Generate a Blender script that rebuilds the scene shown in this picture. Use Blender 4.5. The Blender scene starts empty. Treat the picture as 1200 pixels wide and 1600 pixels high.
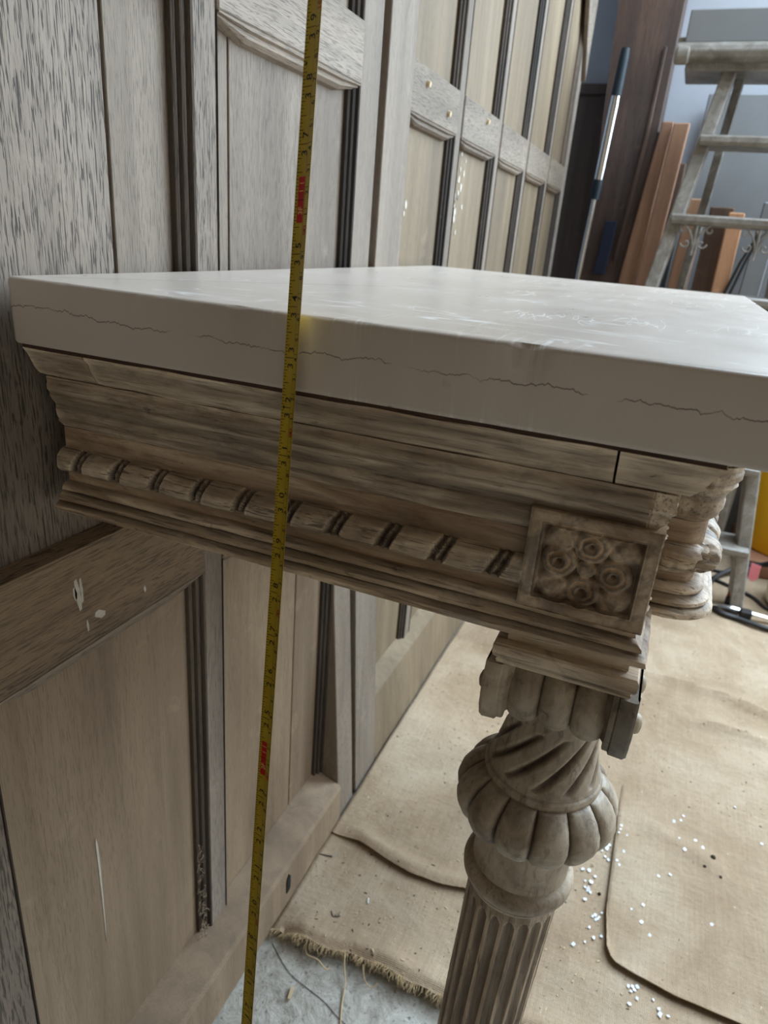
import bpy, bmesh, math, random
from mathutils import Vector, Matrix, noise
random.seed(7)
S = bpy.context.scene
COL = S.collection
PI = math.pi

# ---------------- camera, world, lights, exposure ----------------
cd = bpy.data.cameras.new('camera'); cam = bpy.data.objects.new('camera', cd); COL.objects.link(cam)
cam.location = (-0.3222, -0.3777, 0.9255)
cam.rotation_euler = (1.1875, -0.0773, -1.1748)
cd.sensor_fit = 'VERTICAL'; cd.sensor_height = 36.0; cd.lens = 36.0*1078.26/1600.0
cd.clip_start = 0.01
cd.dof.use_dof = True; cd.dof.focus_distance = 0.44; cd.dof.aperture_fstop = 13.0
S.camera = cam
S.view_settings.view_transform = 'Standard'; S.view_settings.look = 'None'
S.view_settings.gamma = 1.0; S.view_settings.use_curve_mapping = False
S.view_settings.exposure = 0.30
w = bpy.data.worlds.new('world'); S.world = w; w.use_nodes = True
w.node_tree.nodes['Background'].inputs[0].default_value = (0.80, 0.90, 1.0, 1)
w.node_tree.nodes['Background'].inputs[1].default_value = 0.9

def area(name, loc, target, sx, sy, power, colour):
    l = bpy.data.lights.new(name, 'AREA'); l.shape = 'RECTANGLE'; l.size = sx; l.size_y = sy
    l.energy = power; l.color = colour
    o = bpy.data.objects.new(name, l); COL.objects.link(o); o.location = loc
    o.rotation_euler = (Vector(target)-Vector(loc)).to_track_quat('-Z', 'Y').to_euler()
    return o
area('far_window_daylight', (2.26, -1.55, 1.72), (0.7, -0.8, 0.7), 1.2, 1.15, 70, (0.70, 0.86, 1.0))
area('right_window_daylight', (1.15, -3.1, 1.65), (0.8, 0.0, 0.7), 1.7, 1.35, 20, (0.88, 0.95, 1.0))
area('added_overhead_light', (1.35, -1.15, 2.58), (1.2, -1.0, 0.0), 1.5, 1.3, 52, (0.72, 0.87, 1.0))  # last one is an overhead lamp added to brighten table top and floor

# ---------------- helpers ----------------
class MB:
    def __init__(self): self.v = []; self.f = []; self.d = None
    def add(self, vs, fs):
        o = len(self.v); self.v += [tuple(p) for p in vs]; self.f += [tuple(i+o for i in f) for f in fs]
    def grid(self, rows, closed_u=False, closed_v=False, cap=False):
        n = len(rows); m = len(rows[0]); o = len(self.v)
        for r in rows: self.v += [tuple(p) for p in r]
        for i in range(n if closed_u else n-1):
            for j in range(m if closed_v else m-1):
                a = o+i*m+j; b = o+i*m+(j+1) % m; c = o+((i+1) % n)*m+(j+1) % m; d = o+((i+1) % n)*m+j
                self.f.append((a, b, c, d))
        if cap:
            self.f.append(tuple(o+j for j in range(m))[::-1]); self.f.append(tuple(o+(n-1)*m+j for j in range(m)))
    def box(self, x0, x1, y0, y1, z0, z1):
        self.add([(x0,y0,z0),(x1,y0,z0),(x1,y1,z0),(x0,y1,z0),(x0,y0,z1),(x1,y0,z1),(x1,y1,z1),(x0,y1,z1)],
                 [(0,3,2,1),(4,5,6,7),(0,1,5,4),(1,2,6,5),(2,3,7,6),(3,0,4,7)])
    def prism(self, poly, axis, a, b):
        def P(p, t): return {'x': (t, p[0], p[1]), 'y': (p[0], t, p[1]), 'z': (p[0], p[1], t)}[axis]
        n = len(poly)
        self.add([P(p, a) for p in poly]+[P(p, b) for p in poly],
                 [tuple(range(n))[::-1], tuple(range(n, 2*n))]+[(i, (i+1) % n, n+(i+1) % n, n+i) for i in range(n)])
    def tube(self, pts, r, n=8, cap=True):
        pts = [Vector(p) for p in pts]; rows = []; up = Vector((0, 0, 1)); prev = None
        for i, p in enumerate(pts):
            t = (pts[min(i+1, len(pts)-1)]-pts[max(i-1, 0)]).normalized()
            a = prev if prev else (up if abs(t.z) < .9 else Vector((1, 0, 0)))
            u = (a-t*a.dot(t)).normalized(); prev = u; q = t.cross(u)
            rr = r[i] if isinstance(r, (list, tuple)) else r
            rows.append([p+(u*math.cos(2*PI*k/n)+q*math.sin(2*PI*k/n))*rr for k in range(n)])
        self.grid(rows, closed_v=True, cap=cap)
    def beam(self, a, b, wx, wy, xdir=(0, 1, 0)):
        a = Vector(a); b = Vector(b); t = (b-a).normalized(); x = Vector(xdir); x = (x-t*x.dot(t)).normalized(); y = t.cross(x)
        vs = []
        for p in (a, b):
            for sx, sy in ((-1,-1),(1,-1),(1,1),(-1,1)): vs.append(p+x*sx*wx/2+y*sy*wy/2)
        self.add(vs, [(3,2,1,0),(4,5,6,7),(0,1,5,4),(1,2,6,5),(2,3,7,6),(3,0,4,7)])
    def lathe(self, prof, c=(0, 0, 0), n=48, fn=None, cap=True):
        rows = []
        for r, z in prof:
            row = []
            for k in range(n):
                a = 2*PI*k/n; rr = r*(fn(a, z) if fn else 1)
                row.append((c[0]+rr*math.cos(a), c[1]+rr*math.sin(a), c[2]+z))
            rows.append(row)
        self.grid(rows, closed_v=True, cap=cap)
    def build(self, name, m, parent=None, bevel=0, smooth=False, segs=1):
        me = bpy.data.meshes.new(name); me.from_pydata(self.v, [], self.f)
        bm = bmesh.new(); bm.from_mesh(me); bmesh.ops.recalc_face_normals(bm, faces=bm.faces)
        if bevel:
            es = [e for e in bm.edges if len(e.link_faces) == 2 and e.calc_face_angle(0) > .6]
            bmesh.ops.bevel(bm, geom=es, offset=bevel, segments=segs, profile=.5, affect='EDGES')
        if smooth:
            for f in bm.faces: f.smooth = len(f.verts) < 12
            for e in bm.edges:
                if len(e.link_faces) == 2 and e.calc_face_angle(0) > .75: e.smooth = False
        bm.to_mesh(me); bm.free()
        if self.d and len(self.d) == len(me.vertices):
            at = me.attributes.new('dirt', 'FLOAT', 'POINT'); at.data.foreach_set('value', self.d)
        if m: me.materials.append(m)
        o = bpy.data.objects.new(name, me); COL.objects.link(o)
        if parent: o.parent = parent
        return o
def tag(o, label=None, cat=None, group=None, kind=None):
    for k, v in (('label', label), ('category', cat), ('group', group), ('kind', kind)):
        if v: o[k] = v
    return o
def empty(name, loc=(0, 0, 0), **k):
    o = bpy.data.objects.new(name, None); COL.objects.link(o); o.location = loc; o.empty_display_size = .05
    return tag(o, **k)
def interp(tab, t):
    if t <= tab[0][0]: return tab[0][1]
    for (a, va), (b, vb) in zip(tab, tab[1:]):
        if t <= b: return va+(vb-va)*(t-a)/(b-a)
    return tab[-1][1]
def sst(a, b, t):
    t = max(0, min(1, (t-a)/(b-a))); return t*t*(3-2*t)
def nz(x, y, z, s=1.0): return noise.noise(Vector((x*s, y*s, z*s)))

# ---------------- materials ----------------
def newmat(name):
    m = bpy.data.materials.new(name); m.use_nodes = True; nt = m.node_tree
    return m, nt, nt.nodes['Principled BSDF']
class N:
    def __init__(self, nt): self.nt = nt
    def n(self, t, **kw):
        x = self.nt.nodes.new(t)
        for k, v in kw.items(): setattr(x, k, v)
        return x
    def l(self, a, b): self.nt.links.new(a, b)
    def coords(self, scale, rnd=True):
        tc = self.n('ShaderNodeTexCoord'); mp = self.n('ShaderNodeMapping'); mp.inputs['Scale'].default_value = scale
        if rnd:
            oi = self.n('ShaderNodeObjectInfo'); mm = self.n('ShaderNodeMath', operation='MULTIPLY'); mm.inputs[1].default_value = 37.0
            self.l(oi.outputs['Random'], mm.inputs[0])
            ad = self.n('ShaderNodeVectorMath', operation='ADD'); self.l(tc.outputs['Object'], ad.inputs[0]); self.l(mm.outputs[0], ad.inputs[1])
            self.l(ad.outputs[0], mp.inputs['Vector'])
        else: self.l(tc.outputs['Object'], mp.inputs['Vector'])
        return mp.outputs[0]
    def noise(self, vec, scale=1.0, detail=4, rough=.55, dist=0):
        x = self.n('ShaderNodeTexNoise'); x.inputs['Scale'].default_value = scale; x.inputs['Detail'].default_value = detail
        x.inputs['Roughness'].default_value = rough; x.inputs['Distortion'].default_value = dist
        self.l(vec, x.inputs['Vector']); return x.outputs['Fac']
    def ramp(self, fac, stops):
        r = self.n('ShaderNodeValToRGB'); e = r.color_ramp.elements
        while len(e) < len(stops): e.new(.5)
        for i, (p, c) in enumerate(stops):
            e[i].position = p; e[i].color = c if len(c) == 4 else (*c, 1)
        self.l(fac, r.inputs[0]); return r.outputs[0]
    def mix(self, fac, a, b, mode='MIX'):
        x = self.n('ShaderNodeMix', data_type='RGBA', blend_type=mode)
        for s, v in ((x.inputs[0], fac), (x.inputs[6], a), (x.inputs[7], b)):
            if hasattr(v, 'is_linked') or hasattr(v, 'links'): self.l(v, s)
            elif isinstance(v, (int, float)): s.default_value = v
            else: s.default_value = (*v, 1) if len(v) == 3 else v
        return x.outputs[2]
    def math(self, op, a, b=None):
        x = self.n('ShaderNodeMath', operation=op)
        for s, v in ((x.inputs[0], a), (x.inputs[1], b)):
            if v is None: continue
            if isinstance(v, (int, float)): s.default_value = v
            else: self.l(v, s)
        return x.outputs[0]
    def bump(self, h, strength, dist, prev=None):
        b = self.n('ShaderNodeBump'); b.inputs['Strength'].default_value = strength; b.inputs['Distance'].default_value = dist
        self.l(h, b.inputs['Height'])
        if prev: self.l(prev, b.inputs['Normal'])
        return b.outputs[0]
def G(v): return (v, v, v)
def lin(r, g, b): return tuple((c/255/12.92 if c <= 10 else ((c/255+.055)/1.055)**2.4) for c in (r, g, b))

def oak(name, light, mid, dark, grain='z', pore=1.0, pscale=1.0, rough=.75):
    """limed open-grained oak: grain runs along the given axis"""
    m, nt, b = newmat(name); q = N(nt)
    def sc(across, along): return {'z': (across, across, along), 'x': (along, across, across), 'y': (across, along, across)}[grain]
    big = q.noise(q.coords(sc(5, .8)), 1, 3, .6, .6)
    fig = q.noise(q.coords(sc(40, 2.0)), 1, 4, .65, .8)
    por = q.noise(q.coords(sc(820*pscale, 50*pscale)), 1, 2, .5, .5)
    por2 = q.noise(q.coords(sc(1000*pscale, 70*pscale)), 1, 2, .5, .2)
    reg = q.noise(q.coords(sc(9, 1.6)), 1, 2)
    c = q.ramp(big, [(.30, dark), (.5, mid), (.72, light)])
    f2 = q.ramp(fig, [(.32, G(.74)), (.62, G(1.06))])
    c = q.mix(.8, c, f2, 'MULTIPLY')
    pm = q.ramp(por, [(.395, G(1)), (.45, G(0))]); pm2 = q.ramp(por2, [(.34, G(1)), (.46, G(0))])
    pr = q.mix(1, pm, q.ramp(reg, [(.35, G(.35)), (.6, G(1))]), 'MULTIPLY')
    c = q.mix(q.math('MULTIPLY', pr, .92*pore), c, tuple(x*.22 for x in dark))
    c = q.mix(q.math('MULTIPLY', pm2, .35*pore), c, tuple(x*.45 for x in dark))
    st = q.noise(q.coords((14, 14, 14)), 1, 6, .7, .5)
    c = q.mix(q.ramp(st, [(.60, G(0)), (.78, G(.35))]), c, tuple(min(1, x*1.5) for x in light))
    q.l(c, b.inputs['Base Color']); b.inputs['Roughness'].default_value = rough
    h = q.mix(.5, q.ramp(por, [(.32, G(0)), (.50, G(1))]), fig)
    q.l(q.bump(h, .55*pore+.1, .0012), b.inputs['Normal'])
    return m
M = {}
M['oak_v'] = oak('limed_oak_upright', lin(160,147,134), lin(138,125,112), lin(110,98,86), 'z', 1.0)
M['oak_fine'] = oak('limed_oak_fine', lin(156,143,129), lin(136,123,109), lin(110,97,84), 'z', .5, 1.3)
M['oak_h'] = oak('limed_oak_rail', lin(158,145,131), lin(138,125,110), lin(112,99,86), 'x', .9)
M['oak_tan'] = oak('tan_oak', lin(142,125,100), lin(124,107,84), lin(100,86,68), 'z', .3, 1.2)
M['oak_low'] = oak('shadow_browned_oak', lin(168,148,124), lin(146,126,103), lin(116,98,79), 'z', .3, 1.2)  # lower zone's warm shadow tone put into a browner oak
M['oak_dark'] = oak('shade_darkened_oak_moulding', lin(112,98,84), lin(70,60,51), lin(38,32,27), 'z', .6)  # shade of the moulding's turned-away side and grooves put into a darker oak
M['oak_darkh'] = oak('dark_oak_bead', lin(150,135,118), lin(120,104,88), lin(84,71,58), 'x', .5)
M['oak_lowh'] = oak('shadow_browned_oak_rail', lin(160,138,110), lin(136,114,90), lin(104,86,66), 'x', .9)  # dado rail carries the same shadow tone in its colour
M['wainscot'] = oak('dark_wainscot', lin(140,120,110), lin(108,92,86), lin(80,70,68), 'z', .3)
M['post'] = oak('dark_timber', lin(128,98,80), lin(88,70,62), lin(56,48,48), 'z', .4, .5)
M['plank_o'] = oak('orange_brown_plank', lin(182,142,114), lin(158,120,96), lin(128,96,78), 'z', .2, .8)
M['plank_b'] = oak('brown_plank', lin(142,112,92), lin(118,92,76), lin(92,72,60), 'z', .2, .8)
M['plank_l'] = oak('pale_pine_plank', lin(224,176,136), lin(208,156,118), lin(180,130,98), 'z', .2, .8)

def carved(name, grain='y', tone=1.0, st=.55, red=0):
    """stripped, greyed, crusty wood darker in the hollows and paler on the ridges"""
    m, nt, b = newmat(name); q = N(nt)
    def sc(a, l): return {'n': (a, a, a), 'y': (a, l, a), 'x': (l, a, a), 'z': (a, a, l)}[grain]
    A = lin(170*tone,(154-red)*tone,(134-1.6*red)*tone); B = lin(136*tone,(120-red)*tone,(101-1.6*red)*tone); C = lin(108*tone,(89-red)*tone,(71-1.4*red)*tone); Dk = lin(52,42,34)
    big = q.noise(q.coords((45, 45, 45) if grain == 'n' else sc(75, 10)), 1, 6, .62, .6)
    c = q.ramp(big, [(.30, C), (.46, B), (.62, A), (.8, lin(190*tone,176*tone,156*tone))])
    gr = q.noise(q.coords((160, 160, 160) if grain == 'n' else sc(520, 26)), 1, 4, .6, .5)
    c = q.mix(q.ramp(gr, [(.36, G(st)), (.46, G(0))]), c, Dk)
    gp = q.noise(q.coords((26, 26, 26)), 1, 5, .7, 1.0)
    c = q.mix(q.ramp(gp, [(.56, G(0)), (.68, G(.55))]), c, lin(112,104,96))
    bl = q.noise(q.coords((60, 60, 60) if grain == 'n' else sc(120, 30)), 1, 6, .75, .6)
    c = q.mix(q.ramp(bl, [(.62, G(0)), (.70, G(.8))]), c, lin(62,52,46))
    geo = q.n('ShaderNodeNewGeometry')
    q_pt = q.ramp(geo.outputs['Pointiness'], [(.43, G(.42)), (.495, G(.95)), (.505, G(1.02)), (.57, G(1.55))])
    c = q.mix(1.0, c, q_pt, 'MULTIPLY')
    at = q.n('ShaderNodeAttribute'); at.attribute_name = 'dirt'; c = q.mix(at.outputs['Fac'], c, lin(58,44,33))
    q.l(c, b.inputs['Base Color']); b.inputs['Roughness'].default_value = .62
    h = q.mix(.5, big, gr)
    n1 = q.bump(h, .45, .0010); n2 = q.bump(q.noise(q.coords((300, 300, 300)), 1, 4, .7), .35, .0006, n1)
    q.l(n2, b.inputs['Normal']); return m
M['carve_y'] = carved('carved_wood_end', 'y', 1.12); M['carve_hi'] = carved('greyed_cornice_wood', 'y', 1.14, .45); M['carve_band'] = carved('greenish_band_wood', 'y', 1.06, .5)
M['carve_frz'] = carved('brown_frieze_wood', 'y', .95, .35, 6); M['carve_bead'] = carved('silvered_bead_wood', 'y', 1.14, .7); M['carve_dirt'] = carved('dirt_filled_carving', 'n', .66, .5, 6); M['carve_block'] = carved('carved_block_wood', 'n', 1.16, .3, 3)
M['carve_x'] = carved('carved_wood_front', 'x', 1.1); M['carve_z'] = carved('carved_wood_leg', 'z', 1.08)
def greycap():
    m, nt, b = newmat('grey_painted_carving'); q = N(nt)
    n1 = q.noise(q.coords((30, 30, 22)), 1, 6, .65, .8); c = q.ramp(n1, [(.32, lin(122,106,88)), (.5, lin(160,146,126)), (.68, lin(184,172,154))])
    n2 = q.noise(q.coords((70, 70, 40)), 1, 6, .7, 1.2); c = q.mix(q.ramp(n2, [(.57, G(0)), (.66, G(.7))]), c, lin(92,80,72))
    n3 = q.noise(q.coords((200, 200, 60)), 1, 3, .6); c = q.mix(q.ramp(n3, [(.34, G(.4)), (.46, G(0))]), c, lin(96,80,64))
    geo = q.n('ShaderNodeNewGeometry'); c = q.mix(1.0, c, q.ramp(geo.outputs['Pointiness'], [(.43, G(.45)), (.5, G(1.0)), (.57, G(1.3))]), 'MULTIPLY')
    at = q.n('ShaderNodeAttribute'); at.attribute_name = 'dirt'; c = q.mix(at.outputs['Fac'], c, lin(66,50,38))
    q.l(c, b.inputs['Base Color']); b.inputs['Roughness'].default_value = .5
    q.l(q.bump(n2, .35, .0012), b.inputs['Normal']); return m
M['cap'] = greycap()

def slabmat():
    m, nt, b = newmat('off_white_eggshell_paint'); q = N(nt)
    cc = q.coords((1, 1, 1), False)
    v = q.noise(q.coords((3, 3, 3), False), 1, 4); c = q.ramp(v, [(.3, lin(194,181,168)), (.7, lin(206,195,184))])
    # long wandering crack half way up the edge band
    sep = q.n('ShaderNodeSeparateXYZ'); q.l(cc, sep.inputs[0])
    wav = q.noise(q.coords((14, 14, 0), False), 1, 3, .5); fine = q.noise(q.coords((95, 95, 4), False), 1, 4, .65)
    off = q.math('ADD', q.math('MULTIPLY', q.math('SUBTRACT', wav, .5), .016), q.math('MULTIPLY', q.math('SUBTRACT', fine, .5), .010))
    d = q.math('ABSOLUTE', q.math('SUBTRACT', q.math('SUBTRACT', sep.outputs[2], .8655), off))
    line = q.math('MAXIMUM', q.math('SUBTRACT', 1.0, q.math('MULTIPLY', d, 2600.0)), 0.0)
    brk = q.ramp(q.noise(q.coords((30, 30, 5), False), 1, 2), [(.40, G(.0)), (.50, G(1))])
    geo = q.n('ShaderNodeNewGeometry'); sn = q.n('ShaderNodeSeparateXYZ'); q.l(geo.outputs['Normal'], sn.inputs[0])
    side = q.math('SUBTRACT', 1.0, q.math('ABSOLUTE', sn.outputs[2]))
    k = q.mix(1, q.mix(1, line, brk, 'MULTIPLY'), side, 'MULTIPLY')
    c = q.mix(q.math('MULTIPLY', k, .75), c, lin(92,72,58))
    spots = q.n('ShaderNodeTexVoronoi'); spots.inputs['Scale'].default_value = 16; q.l(cc, spots.inputs['Vector'])
    c = q.mix(q.ramp(spots.outputs['Distance'], [(.022, G(.8)), (.034, G(0))]), c, lin(80,64,54))
    # scuffs: thin whitish scratches on the top
    sc1 = q.noise(q.coords((42, 5, 1), False), 1, 2, .5, 1.2); sc2 = q.noise(q.coords((6, 34, 1), False), 1, 2, .5, 1.5)
    def thin(v): return q.math('MAXIMUM', q.math('SUBTRACT', 1.0, q.math('MULTIPLY', q.math('ABSOLUTE', q.math('SUBTRACT', v, .5)), 55.0)), 0.0)
    reg = q.ramp(q.noise(q.coords((9, 11, 1), False), 1, 3), [(.50, G(0)), (.66, G(1))]); reg2 = q.ramp(q.noise(q.coords((14, 8, 5), False), 1, 3), [(.50, G(0)), (.66, G(1))])
    s1 = q.mix(1, thin(sc1), reg, 'MULTIPLY')
    s2 = q.mix(1, thin(sc2), reg2, 'MULTIPLY')
    c = q.mix(q.math('MULTIPLY', q.math('MULTIPLY', q.math('MAXIMUM', s1, s2), q.math('ABSOLUTE', sn.outputs[2])), .8), c, lin(246,244,240))
    q.l(c, b.inputs['Base Color'])
    rr = q.ramp(q.noise(q.coords((12, 20, 12), False), 1, 5, .6), [(.3, G(.27)), (.7, G(.38))]); q.l(rr, b.inputs['Roughness'])
    br = q.noise(q.coords((330, 34, 30), False), 1, 4, .6, 2.0)
    n1 = q.bump(br, .28, .0006); n2 = q.bump(q.noise(q.coords((40, 40, 40), False), 1, 4), .2, .001, n1); n3 = q.bump(k, .8, -.0006, n2)
    q.l(n3, b.inputs['Normal']); b.inputs['Specular IOR Level'].default_value = .6
    return m
M['slab'] = slabmat()

def burlapmat(name, tint=1.0):
    m, nt, b = newmat(name); q = N(nt); cc = q.coords((1, 1, 1), False)
    ws = []
    for d in ('X', 'Y'):
        x = q.n('ShaderNodeTexWave', wave_type='BANDS', bands_direction=d); x.inputs['Scale'].default_value = 150
        x.inputs['Distortion'].default_value = 1.2; x.inputs['Detail'].default_value = 2; x.inputs['Detail Scale'].default_value = 1.2
        q.l(cc, x.inputs['Vector']); ws.append(x.outputs['Fac'])
    wv = q.math('MAXIMUM', ws[0], ws[1])
    n1 = q.noise(q.coords((4, 5, 4), False), 1, 6, .65, .5)
    c = q.ramp(n1, [(.3, lin(164*tint,141*tint,115*tint)), (.5, lin(184*tint,162*tint,136*tint)), (.7, lin(202*tint,184*tint,160*tint))])
    c = q.mix(.6, c, q.ramp(wv, [(.35, G(.45)), (.8, G(1.12))]), 'MULTIPLY')
    th = q.noise(q.coords((8, 420, 8), False), 1, 3); th2 = q.noise(q.coords((420, 8, 8), False), 1, 3)
    c = q.mix(.35, c, q.ramp(th, [(.35, G(.78)), (.65, G(1.1))]), 'MULTIPLY'); c = q.mix(.35, c, q.ramp(th2, [(.35, G(.78)), (.65, G(1.1))]), 'MULTIPLY')
    dn = q.noise(q.coords((150, 150, 150), False), 1, 3, .6, .4); c = q.mix(q.ramp(dn, [(.68, G(0)), (.73, G(.75))]), c, lin(84,62,44))
    dn2 = q.noise(q.coords((110, 130, 90), False), 1, 3, .6, .3); c = q.mix(q.ramp(dn2, [(.70, G(0)), (.75, G(.6))]), c, lin(232,222,200))
    q.l(c, b.inputs['Base Color']); b.inputs['Roughness'].default_value = .95; b.inputs['Specular IOR Level'].default_value = .15
    a1 = q.bump(wv, .8, .0009); a2 = q.bump(q.noise(q.coords((60, 60, 60), False), 1, 6, .65), .6, .004, a1)
    q.l(a2, b.inputs['Normal']); return m
M['burlap'] = burlapmat('jute_sacking'); M['burlap2'] = burlapmat('jute_sacking_paler', 1.03)
def simple(name, col, rough=.6, metal=0, var=.12, sc=20, bump=0.0, trans=0):
    m, nt, b = newmat(name); q = N(nt)
    v = q.noise(q.coords((sc, sc, sc)), 1, 5, .6); c = q.ramp(v, [(.3, tuple(x*(1-var) for x in col)), (.7, tuple(min(1, x*(1+var)) for x in col))])
    q.l(c, b.inputs['Base Color']); b.inputs['Roughness'].default_value = rough; b.inputs['Metallic'].default_value = metal
    if bump: q.l(q.bump(v, .5, bump), b.inputs['Normal'])
    if trans: b.inputs['Subsurface Weight'].default_value = trans; b.inputs['Subsurface Radius'].default_value = (.05, .03, .01)
    return m
def concretemat():
    m, nt, b = newmat('rough_screed'); q = N(nt)
    n1 = q.noise(q.coords((30, 30, 30), False), 1, 8, .7, .6); c = q.ramp(n1, [(.3, lin(140,134,124)), (.48, lin(180,176,166)), (.65, lin(206,204,196))])
    n2 = q.noise(q.coords((170, 170, 170), False), 1, 4, .7); c = q.mix(q.ramp(n2, [(.33, G(.7)), (.43, G(0))]), c, lin(104,92,78))
    q.l(c, b.inputs['Base Color']); b.inputs['Roughness'].default_value = .9
    a = q.bump(n1, .9, .006); q.l(q.bump(n2, .6, .0015, a), b.inputs['Normal']); return m
M['concrete'] = concretemat()
M['plaster'] = simple('white_plaster', lin(178,183,192), .85, var=.04, sc=6, bump=.002)
M['limewash'] = simple('warm_limewash', lin(206,184,158), .9, var=.05, sc=5)
M['ceiling'] = simple('ceiling_paint', lin(215,212,206), .9, var=.03, sc=4)
M['gap'] = simple('black_gap', lin(14,12,11), .9)
M['strip'] = oak('red_brown_strip', lin(112,82,64), lin(88,62,50), lin(62,42,34), 'y', .5)
M['chrome'] = simple('chrome_tube', (.78,.78,.78), .14, 1.0, .03)
M['grip'] = simple('teal_grip', lin(12,32,42), .6)
M['black'] = simple('black_rubber', lin(24,24,26), .5)
M['navy'] = simple('navy_cloth', lin(26,34,56), .8)
M['teal'] = simple('blue_grey_board', lin(58,72,84), .7)
M['grey'] = simple('grey_board', lin(128,130,132), .7, var=.06, sc=9)
M['palegrey'] = simple('pale_grey_board', lin(176,172,162), .7, var=.06)
def laddermat():
    m, nt, b = newmat('worn_grey_painted_wood'); q = N(nt)
    n1 = q.noise(q.coords((16, 16, 16)), 1, 6, .7, .6); c = q.ramp(n1, [(.34, lin(108,102,94)), (.55, lin(142,137,130)), (.72, lin(176,172,166))])
    n2 = q.noise(q.coords((60, 60, 60)), 1, 4, .7); c = q.mix(q.ramp(n2, [(.60, G(0)), (.68, G(.6))]), c, lin(108,90,72))
    q.l(c, b.inputs['Base Color']); b.inputs['Roughness'].default_value = .42; return m
M['ladder'] = laddermat()
M['orange'] = simple('amber_plastic', lin(255,196,6), .4, var=.03, trans=.3)
M['cream'] = simple('cream_plastic', lin(222,220,184), .45, var=.04, trans=.2)
M['redgrip'] = simple('red_ribbed_grip', lin(140,44,48), .5)
M['pink'] = simple('pink_tag', lin(236,136,146), .6, var=.05)
M['box'] = simple('brown_board', lin(146,104,78), .75, bump=.002)
M['chip'] = simple('white_paint_flake', lin(232,236,240), .6, var=.04)
M['dark'] = simple('dark_grit', lin(50,40,34), .9)
M['straw'] = simple('straw_fibre', lin(206,182,142), .9)
M['splinter'] = simple('pale_splinter', lin(204,184,150), .8)
M['metal'] = simple('dull_steel', lin(120,118,112), .35, .9)
M['cobweb'] = simple('dusty_cobweb', lin(150,132,112), .95)
def tapemat():
    m, nt, b = newmat('yellow_tape_blade'); q = N(nt)
    v = q.noise(q.coords((40, 40, 40), False), 1, 4); c = q.ramp(v, [(.3, lin(176,146,30)), (.7, lin(192,164,42))])
    q.l(c, b.inputs['Base Color']); b.inputs['Roughness'].default_value = .38; return m
M['tape'] = tapemat()
M['ink'] = simple('black_ink', lin(16,14,10), .5); M['redink'] = simple('red_ink', lin(186,26,20), .5); M['yink'] = simple('pale_ink', lin(232,196,120), .5)
M['frame'] = simple('window_paint', lin(220,218,212), .5)

# ---------------- room shell ----------------
def struct(name, mb, m, parent=None, **k):
    o = mb.build(name, m, parent, **k)
    if not parent: o['kind'] = 'structure'
    return o
a = MB(); a.box(-2.6, 2.5, -3.3, .5, -.06, -.004); floor = struct('floor', a, M['concrete'])
a = MB(); a.box(-2.6, .58, -3.3, .5, 2.6, 2.7); a.box(2.12, 2.5, -3.3, .5, 2.6, 2.7); a.box(.58, 2.12, -3.3, -1.82, 2.6, 2.7); a.box(.58, 2.12, -.48, .5, 2.6, 2.7); struct('ceiling', a, M['wainscot'])
XF = 2.36
a = MB()
a.box(XF, XF+.1, -.9, .5, -.004, 2.6); a.box(XF, XF+.1, -3.2, -2.25, -.004, 2.6); a.box(XF, XF+.1, -2.25, -.9, -.004, 1.1); a.box(XF, XF+.1, -2.25, -.9, 2.35, 2.6)
far = struct('wall_far', a, M['plaster'])
a = MB(); a.box(XF-.02, XF, -.06, .345, 0, 1.40); a.box(XF-.032, XF, -.06, .345, 1.40, 1.43); a.build('wainscot', M['wainscot'], far, bevel=.002)
a = MB(); a.box(-2.6, XF, .35, .45, -.004, 2.6); backing = struct('wall_back_of_alcove', a, M['plaster'])
a = MB(); a.box(-2.6, -2.5, -3.2, .35, -.004, 2.6); struct('wall_near', a, M['limewash'])
a = MB()
a.box(-2.5, -.35, -3.3, -3.2, -.004, 2.6); a.box(1.85, XF, -3.3, -3.2, -.004, 2.6); a.box(-.35, 1.85, -3.3, -3.2, -.004, .85); a.box(-.35, 1.85, -3.3, -3.2, 2.4, 2.6)
struct('wall_right', a, M['limewash'])
def window(name, mk):
    o = MB(); mk(o); return struct(name, o, M['frame'], bevel=.003)
def w1(o):
    for y in (-2.23, -1.575, -.92): o.box(XF+.03, XF+.07, y-.02, y+.02, 1.1, 2.35)
    for z in (1.12, 1.72, 2.33): o.box(XF+.031, XF+.069, -2.25, -.9, z-.02, z+.02)
def w2(o):
    for x in (-.33, .4, 1.1, 1.83): o.box(x-.02, x+.02, -3.27, -3.23, .85, 2.4)
    for z in (.87, 1.6, 2.38): o.box(-.35, 1.85, -3.269, -3.231, z-.02, z+.02)
def w3(o):
    for x in (.60, 1.35, 2.10): o.box(x-.02, x+.02, -1.82, -.48, 2.64, 2.70)
    for y in (-1.80, -.50): o.box(.58, 2.12, y-.02, y+.02, 2.641, 2.699)
window('added_roof_opening', w3); window('window_1', w1); window('window_2', w2)  # the roof opening is added to go with the overhead lamp

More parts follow.
